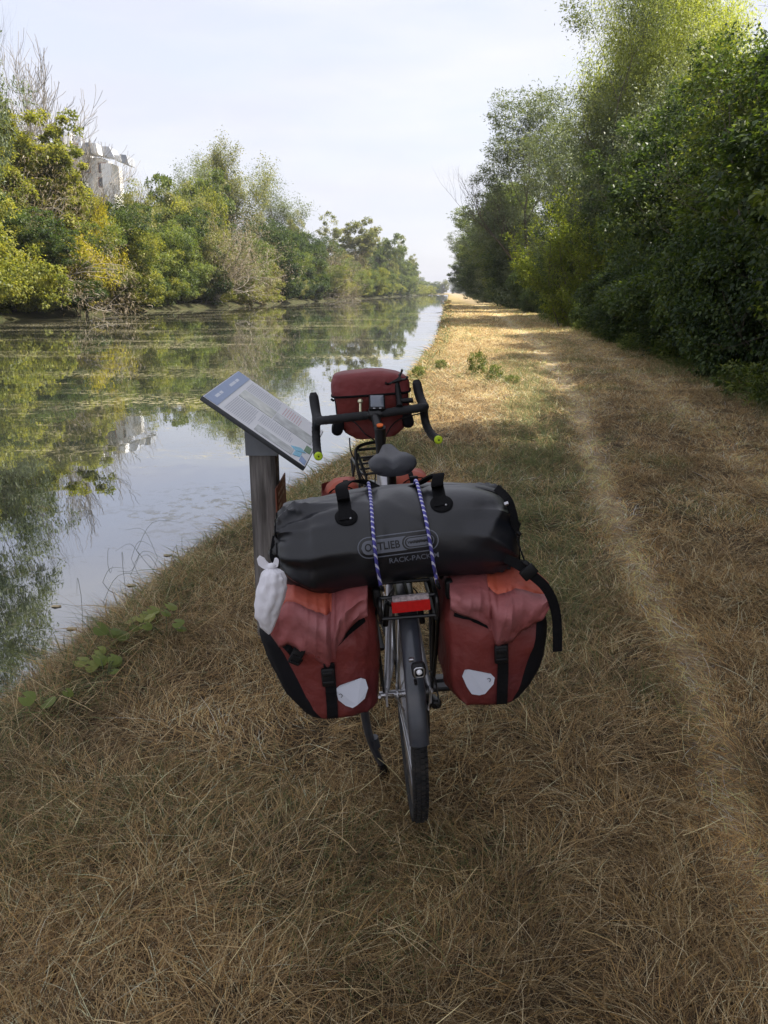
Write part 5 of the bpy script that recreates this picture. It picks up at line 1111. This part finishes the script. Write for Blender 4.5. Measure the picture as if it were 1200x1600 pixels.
        Q = smooth_path([L(*q) for q in loop], 6); kq = 14; Q[:kq] = np.where(np.arange(kq)[:, None] < 11, drape(Q[:kq], bv, .007), Q[:kq]); T = nrm(np.gradient(Q, axis=0)); N_ = nrm(np.stack([0 * T[:, 0], -T[:, 2], T[:, 1]], 1) + 1e-6); MB().strip(Q, XA * .95 + YA * .3, nrm(np.cross(T, XA)), [.034, .034, .03, .028], .004).build('handle', M_web, o, base, smooth=False)
    # printed logo: outlined lozenge, maker's word, small oval and a line of type underneath
    c0 = np.array([622.0, 850.0]); ang = math.atan2(-15.5, 118)
    def T2(u, v): return c0 + np.array([u * math.cos(ang) - v * math.sin(ang) * -1 * -1, u * math.sin(ang) + v * math.cos(ang)])
    def uv(u, v):        # u right, v down, in photo pixels, along the slant of the print
        return c0 + np.array([u * math.cos(ang) - v * math.sin(ang), u * math.sin(ang) + v * math.cos(ang)])
    def ringpoly(w, h, cu=0, cv=0, n=10): 
        r = h / 2; P = []
        for sgn, a0 in ((1, -90), (-1, 90)):
            for k_ in range(n + 1): a = R(a0 + 180 * k_ / n); P.append((cu + sgn * (w / 2 - r) + r * math.cos(a), cv + r * math.sin(a)))
        D = []                                  # subdivide the long sides so that they follow the bag
        for i in range(len(P)):
            a, b = np.array(P[i]), np.array(P[(i + 1) % len(P)]); m_ = max(1, int(np.linalg.norm(b - a) / 4)); D += [a + (b - a) * q / m_ for q in range(m_)]
        return D
    def outline(w, h, th, name, mm, cu=0, cv=0, of=.0022):
        a = ringpoly(w, h, cu, cv); ctr = np.array([cu, cv]); b = []
        for q in a:
            d = np.array([(abs(q[0] - cu) - (w / 2 - h / 2)) * np.sign(q[0] - cu) if abs(q[0] - cu) > w / 2 - h / 2 else 0, q[1] - cv]); b.append(q - d / max(np.linalg.norm(d), 1e-6) * th)
        Vv = drape([L(*uv(*q), -.2) for q in a + b], bv, of); n_ = len(a); return MB().add(Vv, [(i, (i + 1) % n_, n_ + (i + 1) % n_, n_ + i) for i in range(n_)]).build(name, mm, o, base)
    outline(128, 34, 1.7, 'logo', M_print)
    def band(w, h, cu, name, mm, off, parent=None, cv=0):
        us = np.linspace(-w / 2, w / 2, 30); Vv = []
        for u in us:
            e = max(0, abs(u) - (w / 2 - h / 2)); hh = math.sqrt(max(0, (h / 2) ** 2 - e * e)); Vv += [(cu + u, cv - hh), (cu + u, cv), (cu + u, cv + hh)]
        Vv = drape([L(*uv(*q), -.2) for q in Vv], bv, off); F = [(3 * i + k_, 3 * i + 3 + k_, 3 * i + 4 + k_, 3 * i + 1 + k_) for i in range(29) for k_ in range(2)]; return MB().add(Vv, F).build(name, mm, parent or o, base)
    band(80, 22, -18, 'logo_band', M_print, .0022); band(52, 22, 32, 'logo_gap', M_tarp, .0030)
    outline(48, 19, 1.5, 'logo_oval', M_print, 33, 0, .0036); outline(40, 13, 5.2, 'logo_oval_band', M_print, 33, 0, .0038)
    def word(txt, size, cu, cv, mm, name, off, ws=1.0, bold=0.0):
        cu_ = bpy.data.curves.new(name, 'FONT'); cu_.body = txt; cu_.size = size; cu_.align_x = 'CENTER'; cu_.align_y = 'CENTER'; cu_.offset = bold; cu_.resolution_u = 3; to = bpy.data.objects.new(name, cu_); COL.objects.link(to)
        dg = bpy.context.evaluated_depsgraph_get(); me = bpy.data.meshes.new_from_object(to.evaluated_get(dg)); bpy.data.objects.remove(to); bpy.data.curves.remove(cu_)
        V = np.array([v.co[:] for v in me.vertices]); Vv = drape([L(*uv(cu + v[0] * ws, cv - v[1]), -.2) for v in V], bv, off); return MB().add(Vv, [tuple(p.vertices) for p in me.polygons]).build(name, mm, o, base, smooth=False)
    word('ORTLIEB', 17, -25, 0.5, M_printd, 'logo_word', .0034, .86, .3); word('WATERPROOF', 7, 33, 0, M_printd, 'logo_small_word', .0048, .78, .15); word('RACK-PACK M', 11, 22, 25, M_print, 'model_word', .0034, 1.1, .1)
    # side tension straps at both ends
    free_strap([L(432, 838, -.17), L(429, 856, -.18), L(428, 870, -.19), L(436, 886, -.19)], o, base, .02, 'end_strap')
    free_strap([L(775, 762, -.15), L(792, 778, -.19), L(801, 800, -.2), L(806, 832, -.2)], o, base, .02, 'end_strap')
    MB().tube([L(788, 788, -.2), L(794, 786, -.2)], .005, 8).build('end_ring', M_steel, o, base)
    return bv
bvD = duffel()
# blue and white cords over the duffel, hooked to the rack
for pts, lab in (([(583, 761, -.02), (581, 762, -.10), (579, 775, -.2), (581, 800, -.2), (583, 830, -.2), (586, 860, -.2), (589, 885, -.2), (593, 905, -.215), (595, 916, -.222)], 'left of the two blue white cords over the black duffel'),
                 ([(640, 755, -.02), (646, 757, -.10), (656, 772, -.2), (663, 800, -.2), (669, 830, -.2), (674, 860, -.2), (678, 885, -.2), (681, 900, -.215), (683, 912, -.222)], 'right of the two blue white cords over the black duffel')):

    pp = smooth_path(np.array([q[:2] + (0,) for q in pts[2:8]]), 8); body = drape([L(q[0], q[1], -.2) for q in pp], bvD, .0065)
    tp_ = body[0]; back = [tp_ + [-.004, .12, -.03], tp_ + [-.003, .085, .014], tp_ + [-.001, .04, .016]]; P2 = smooth_path(np.vstack([back, body[2::3], [L(*pts[-1])]]), 4)
    base = P2[-1]; o = bike_thing('elastic_rope', base, lab, 'rope', 'blue and white ropes over the duffel'); MB().tube(P2, .0044, 8).build('cord', M_cord, o, base)
    MB().tube(smooth_path([P2[-1] + [0, 0, .012], P2[-1] + [0, -.004, -.004], P2[-1] + [.006, .004, -.014], P2[-1] + [.004, .014, -.006]], 4), .0035, 8).build('hook', M_plastic, o, base)
bs = L(823, 889, -.26); o = bike_thing('bungee_strap', bs, 'thin black elastic hooked from the duffel end down to the right pannier', 'strap'); MB().tube(smooth_path([L(806, 836, -.2), L(813, 858, -.25), L(821, 880, -.265)], 4), .0022, 6).build('elastic', M_web, o, bs)
MB().tube(smooth_path([L(803, 838, -.19), L(809, 832, -.2), L(813, 836, -.2)], 4), .005, 8).build('hook', M_plastic, o, bs); MB().tube(smooth_path([L(819, 878, -.265), L(825, 882, -.27), L(828, 892, -.27)], 4), .006, 8).build('hook', M_plastic, o, bs)
# white plastic bag tied at the top
def white_bag():
    st = [(424, 884, 424, 884), (419, 886, 430, 888), (412, 893, 441, 893), (406, 905, 445, 903), (402, 925, 446, 920), (399, 945, 443, 935), (400, 962, 438, 950), (405, 975, 434, 963), (413, 984, 430, 974), (420, 991, 426, 985)]
    st = np.array(st, float); t = np.linspace(0, len(st) - 1, 40); k = np.arange(len(st)); S = np.stack([np.interp(t, k, st[:, i]) for i in range(4)], 1); rings = []
    for i, (ax_, ay, bx_, by) in enumerate(S):
        A = L(ax_, ay, -.32); B = L(bx_, by, -.32); c = (A + B) / 2; u = (B - A) / 2; r = np.linalg.norm(u); f = i / 39; ring = []
        for a in np.arange(40) * math.pi / 20:
            w_ = 1 + .10 * math.sin(a * 9 + f * 3) * (1 - f) ** 1.5 + .12 * (1 - 4 * abs(hnoise(np.array([f * 6 + a]), np.array([a * 2.0 - f * 3]), 35, 2, 1)[0] - .5)) + .08 * (hnoise(np.array([f * 7]), np.array([a * 1.5]), 33, 3, 1)[0] - .5) + .05 * math.sin(a * 6 + f * 8) * f
            ring.append(c + (u * math.cos(a) + np.array([0, 1, .0]) * r * .8 * math.sin(a)) * w_)
        rings.append(ring)
    base = np.array(rings[-1]).mean(0); o = bike_thing('plastic_bag', base, 'white knotted plastic bag tucked beside the left rear pannier', 'plastic bag'); MB().rings(rings).build('bag_body', M_plasticbag, o, base, ang=80)
    kn = L(424, 886, -.32)
    for pts, ww in (([(424, 887), (415, 884), (408, 878), (403, 872)], [.010, .018, .022, .010]), ([(424, 887), (430, 883), (432, 876), (433, 874)], [.01, .014, .012, .006])):
        P = smooth_path([L(*q, -.32) + [0, .002 * i, 0] for i, q in enumerate(pts)], 5); T = nrm(P[-1] - P[0]); MB().strip(P, np.cross(T, YA), YA, ww, .004).build('bag_ear', M_plasticbag, o, base)
    MB().ball(kn, (.011, .009, .010)).build('knot', M_plasticbag, o, base)
white_bag()
# handlebar bag
def bar_bag():
    yb = 1.03; base = L(583, 682, yb); o = bike_thing('handlebar_bag', base, 'dark red handlebar bag with black sides mounted in front of the drop bar', 'bag')
    rows = [(566, 578, 600, 577), (535, 581, 618, 580), (522, 585, 628, 584), (519.5, 597, 635, 590), (520, 612, 637.5, 602), (523, 630, 638.5, 625), (525, 648, 640, 642), (530, 662, 637, 655), (540, 676, 630, 668), (556, 684, 618, 678)]
    rw = interp_rows(rows, 26); rings = []; m = len(rw)
    for i, (ax_, ay, bx_, by) in enumerate(rw):
        A = L(ax_, ay, yb); B = L(bx_, by, yb); c = (A + B) / 2; u = (B - A) / 2; f = i / (m - 1); dpt = .085 * (.62 + .38 * math.sin(math.pi * min(1, f * 1.2 + .1))); ring = []
        for a in np.arange(48) * math.pi / 24:
            ca, sa_ = math.cos(a), math.sin(a); w_ = 1 + .03 * (hnoise(np.array([f * 5]), np.array([a * 1.4]), 44, 3, 1)[0] - .5) * 2
            ring.append(c + (u * math.copysign(abs(ca) ** .5, ca) + np.array([0, 1.0, 0]) * dpt * math.copysign(abs(sa_) ** .5, sa_)) * w_)
        rings.append(ring)
    rings = np.array(rings); k = 48; V = rings.reshape(-1, 3); a_ang = np.arange(48) * math.pi / 24
    redf = []; blk = []
    for i in range(12, m - 1):
        for j in range(k):
            j2 = (j + 1) % k; side = abs(math.cos(a_ang[j])) > .93; (blk if side else redf).append((i * k + j, i * k + j2, (i + 1) * k + j2, (i + 1) * k + j))
    V = np.vstack([V, rings[-1].mean(0)]); 
    for j in range(k): redf.append((len(V) - 1, (m - 1) * k + j, (m - 1) * k + (j + 1) % k))
    for F, nm, mm in ((redf, 'bag_body', M_red), (blk, 'side_panel', M_blackfab)):
        idx = sorted({i for f in F for i in f}); mp_ = {a: b for b, a in enumerate(idx)}; MB().add(V[idx], [tuple(mp_[i] for i in f) for f in F]).build(nm, mm, o, base, ang=60)
    lid = rings[:13].copy(); c = lid.mean(1, keepdims=True); lid = c + (lid - c) * 1.035; MB().rings(lid).build('lid', M_redlid, o, base, ang=60)
    r_ = lid[-1]; MB().tube(r_, .0045, 8, loop=True).build('lid_edge', M_web, o, base)
    for px, py in ((521, 626), (641, 608)): MB().tube([L(px, py, yb - .03), L(px - 3, py - 2, yb - .04)], .005, 8).build('lid_toggle', M_plastic, o, base)
    for px0, px1, py0, py1 in ((518, 538, 652, 680), (630, 642, 640, 668)):
        c_ = L((px0 + px1) / 2, (py0 + py1) / 2, yb - .01); MB().box(c_, (.045, .11, .062), rot((0, 1, 0), .35 if px0 < 600 else -.2), bev=.018).build('side_pocket', M_blackfab, o, base)
M_redlid = mat('faded red lid fabric', (.20, .034, .036), .6, var=.15, vscale=9, bump=.8, bscale=22, bdist=.010, c2=(.16, .024, .026), c2scale=6)
bar_bag()

# ================================================================ INFORMATION LECTERN
def lectern():
    M_wood = mat('weathered grey oak', (.19, .175, .165), .9, var=.35, vscale=14, bump=.7, bscale=22, bdist=.006, stretch=(6, 6, .5), c2=(.075, .068, .062), c2scale=5)
    M_cap = mat('grey painted steel', (.20, .22, .25), .5, var=.1); M_edge = mat('dark panel edge', (.035, .04, .045), .5)
    M_face = mat('printed panel face', (.82, .83, .86), .6, var=.03, vscale=4, spec=.25); M_head = mat('pale blue header print', (.36, .44, .62), .6, var=.04, spec=.25)
    M_rust = mat('rust brown sign', (.19, .055, .028), .7, var=.2, vscale=12); M_cream = mat('cream sign lettering', (.40, .24, .16), .6, var=.1)
    c, s = math.cos(YAW), math.sin(YAW); Mr = np.array([[c, -s, 0], [s, c, 0], [0, 0, 1]])
    A = at_yc(305, 611, 2.92); D = at_yc(466, 722, 2.92); Bc = at_yc(382, 587.5, 3.52); C = at_yc(513, 680, 3.52)
    cen = (A + Bc + C + D) / 4; v = nrm((D - A) + (C - Bc)); u = (Bc - A) + (C - D); u = nrm(u - v * np.dot(u, v)); Ln = (np.linalg.norm(D - A) + np.linalg.norm(C - Bc)) / 2; Wn = (np.linalg.norm(Bc - A) + np.linalg.norm(C - D)) / 2; N_ = nrm(np.cross(v, u)); N_ = N_ * np.sign(N_[2])
    px_ = at_yc(414.5, 800, 3.21); zg = float(ground_z(np.array([px_[0]]), np.array([px_[1]]))[0]); o = empty('information_lectern', (px_[0], px_[1], zg), 'tilted information panel on a grey wooden post between the canal and the bicycle', 'information board', rot=(0, 0, 0))
    base = (px_[0], px_[1], zg); e0 = at_yc(393, 800, 3.15); e1 = at_yc(433.5, 800, 3.15); pw = e1[0] - e0[0]; pw = np.linalg.norm((e1 - e0)[:2]); ztop = at_yc(410, 690, 3.15)[2]
    pc = (e0 + e1) / 2 + Mr @ np.array([0, pw / 2, 0]); MB().box((pc[0], pc[1], (ztop + zg - .1) / 2), (pw, pw, ztop - zg + .1), Mr, bev=.004).build('post', M_wood, o, base, ang=30)
    # bracket: sloping-topped steel box fixed on the post head
    cw = pw + .022; zb = at_yc(410, 712, 3.14)[2]; crn = []
    for sx, sy in ((-1, -1), (1, -1), (1, 1), (-1, 1)):
        q = pc + Mr @ np.array([sx * cw / 2, sy * cw / 2, 0]); zt_ = cen[2] - .014 - ((q - cen)[0] * N_[0] + (q - cen)[1] * N_[1]) / N_[2]; crn.append((q, zt_))
    Vv = [[q[0], q[1], zb] for q, z in crn] + [[q[0], q[1], z] for q, z in crn]; MB().add(Vv, [(3, 2, 1, 0), (4, 5, 6, 7), (0, 1, 5, 4), (1, 2, 6, 5), (2, 3, 7, 6), (3, 0, 4, 7)]).build('post_cap', M_cap, o, base, smooth=False)
    F = np.stack([v, u, N_], 1)        # columns: down the slope, along the top, normal
    def pt(a, b, h=0): return cen + v * a + u * b + N_ * h      # a: -L/2 (header) .. L/2, b: -W/2 (near) .. W/2 (far)
    def sheet_(a0, a1, b0, b1, h, name, m, parent, th=.0012): MB().slab([pt(a0, b0, h), pt(a1, b0, h), pt(a1, b1, h), pt(a0, b1, h)], N_, th).build(name, m, parent, base, smooth=False)
    MB().box(cen - N_ * .009, (Ln + .008, Wn + .008, .018), F, bev=.003).build('panel_backing', M_edge, o, base)
    hl, hw_ = Ln / 2, Wn / 2; sheet_(-hl, hl, -hw_, hw_, .0006, 'panel_face', M_face, o); fp = bpy.data.objects['panel_face']; H1 = .0024
    sheet_(-hl + .003, -hl + .062, -hw_ + .003, hw_ - .003, H1, 'header', M_head, fp); 
    M_i1 = mat('printed map print', (.58, .59, .54), .35, var=.25, vscale=30, c2=(.42, .45, .42), c2scale=14, c2lo=.4, c2hi=.6); M_i2 = mat('printed old photograph', (.44, .46, .47), .35, var=.4, vscale=26); M_txt = mat('grey small print', (.52, .54, .60), .5); M_pk = mat('pink small print', (.62, .36, .40), .5)
    M_b1 = mat('sky blue print', (.15, .50, .72), .3); M_b2 = mat('mid blue print', (.20, .32, .62), .3); M_g = mat('green print', (.05, .17, .07), .3)
    sheet_(-hl + .085, -hl + .25, -.02, .105, H1, 'map_print', M_i1, fp); sheet_(-hl + .255, hl - .02, -.02, .105, H1, 'photo_print', M_i2, fp); sheet_(-.01, hl - .07, -hw_ + .02, -hw_ + .10, H1, 'photo_print', M_i2, fp)
    rs = np.random.RandomState(4); tx = MB(); pk = MB()
    def lines(mb, a0, a1, b0, b1, step=.0085):
        a = a0
        while a < a1:
            b = b0
            while b < b1 - .01:
                w_ = .006 + .02 * rs.rand(); w_ = min(w_, b1 - b); 
                if a1 - a > step * 1.2 or b < b0 + (b1 - b0) * .6: mb.slab([pt(a, b, H1), pt(a + .0032, b, H1), pt(a + .0032, b + w_, H1), pt(a, b + w_, H1)], N_, .0004)
                b += w_ + .004
            a += step
    lines(tx, -hl + .085, -.03, -hw_ + .03, -.04); lines(tx, -.02, hl - .10, -.16, -.04); lines(tx, -hl + .085, .02, .125, hw_ - .03); lines(pk, .04, .13, .125, hw_ - .04, .012)
    tx.build('small_print', M_txt, fp, base, smooth=False); pk.build('pink_small_print', M_pk, fp, base, smooth=False)
    hd = MB()
    for b, w_ in ((-.22, .06), (-.15, .04), (.02, .10), (.13, .05)): hd.slab([pt(-hl + .025, b, H1 + .0013), pt(-hl + .038, b, H1 + .0013), pt(-hl + .038, b + w_, H1 + .0013), pt(-hl + .025, b + w_, H1 + .0013)], N_, .0004)
    hd.build('header_title', mat('white header print', (.62, .66, .75), .4), fp, base, smooth=False)
    def quad(pts, nm, m): MB().slab([pt(hl - a, -hw_ + b, H1) for a, b in pts], N_, .0012).build(nm, m, fp, base, smooth=False)
    quad([(.065, .035), (.065, .09), (.035, .12), (.035, .06)], 'blue_shape', M_b1); quad([(.033, .02), (.033, .09), (.004, .06), (.004, .005)], 'blue_shape', M_b2); quad([(.09, .12), (.05, .17), (.02, .15), (.06, .10)], 'blue_shape', M_b1); quad([(.034, .165), (.034, .25), (.006, .25), (.006, .165)], 'green_shape', M_g)
    # brown plate on the path side of the post
    fx = pc + Mr @ np.array([pw / 2 + .006, 0, 0]); z1, z0 = at_yc(428, 770, 3.02)[2], at_yc(428, 850, 3.02)[2]; cp_ = fx + Mr @ np.array([0, .03, 0]); cp_ = np.array([cp_[0], cp_[1], (z0 + z1) / 2]); M2 = Mr @ rot((1, 0, 0), 0)
    pl_ = MB().box(cp_, (.006, .30, z1 - z0), M2, bev=.002).build('brown_plate', M_rust, o, base); tx = MB()
    for r_, (zz, ws) in enumerate(((.075, (.05, .07, .04)), (.045, (.03, .05, .06)), (.015, (.08,)))):
        b = -.11
        for w_ in ws: tx.box(cp_ + M2 @ np.array([.0042, b + w_ / 2, zz]), (.0012, w_, .013), M2); b += w_ + .018
    for y0, z_, y1, z2 in ((-.09, -.06, .02, -.06), (-.02, -.035, .03, -.06), (-.02, -.085, .03, -.06)): tx.strip([cp_ + M2 @ np.array([.0042, y0, z_]), cp_ + M2 @ np.array([.0042, y1, z2])], nrm(np.cross(M2 @ np.array([0, y1 - y0, z2 - z_]), M2 @ XA)), M2 @ XA, .010, .0012)
    tx.build('plate_lettering', M_cream, pl_, base, smooth=False)
lectern()

# ================================================================ haze over the far reach of the canal
if HAZE:
    hz = MB().box((0, 900, 26), (900, 2100, 60)).build('haze', bpy.data.materials.new('haze air'), smooth=False); tag(hz, kind='stuff')
    m = hz.data.materials[0]; m.use_nodes = True; t = m.node_tree; t.nodes.remove(t.nodes['Principled BSDF']); pv = t.nodes.new('ShaderNodeVolumePrincipled'); pv.inputs['Density'].default_value = HAZE; pv.inputs['Color'].default_value = (.86, .9, 1, 1); pv.inputs['Anisotropy'].default_value = .3
    t.links.new(pv.outputs[0], t.nodes['Material Output'].inputs['Volume'])
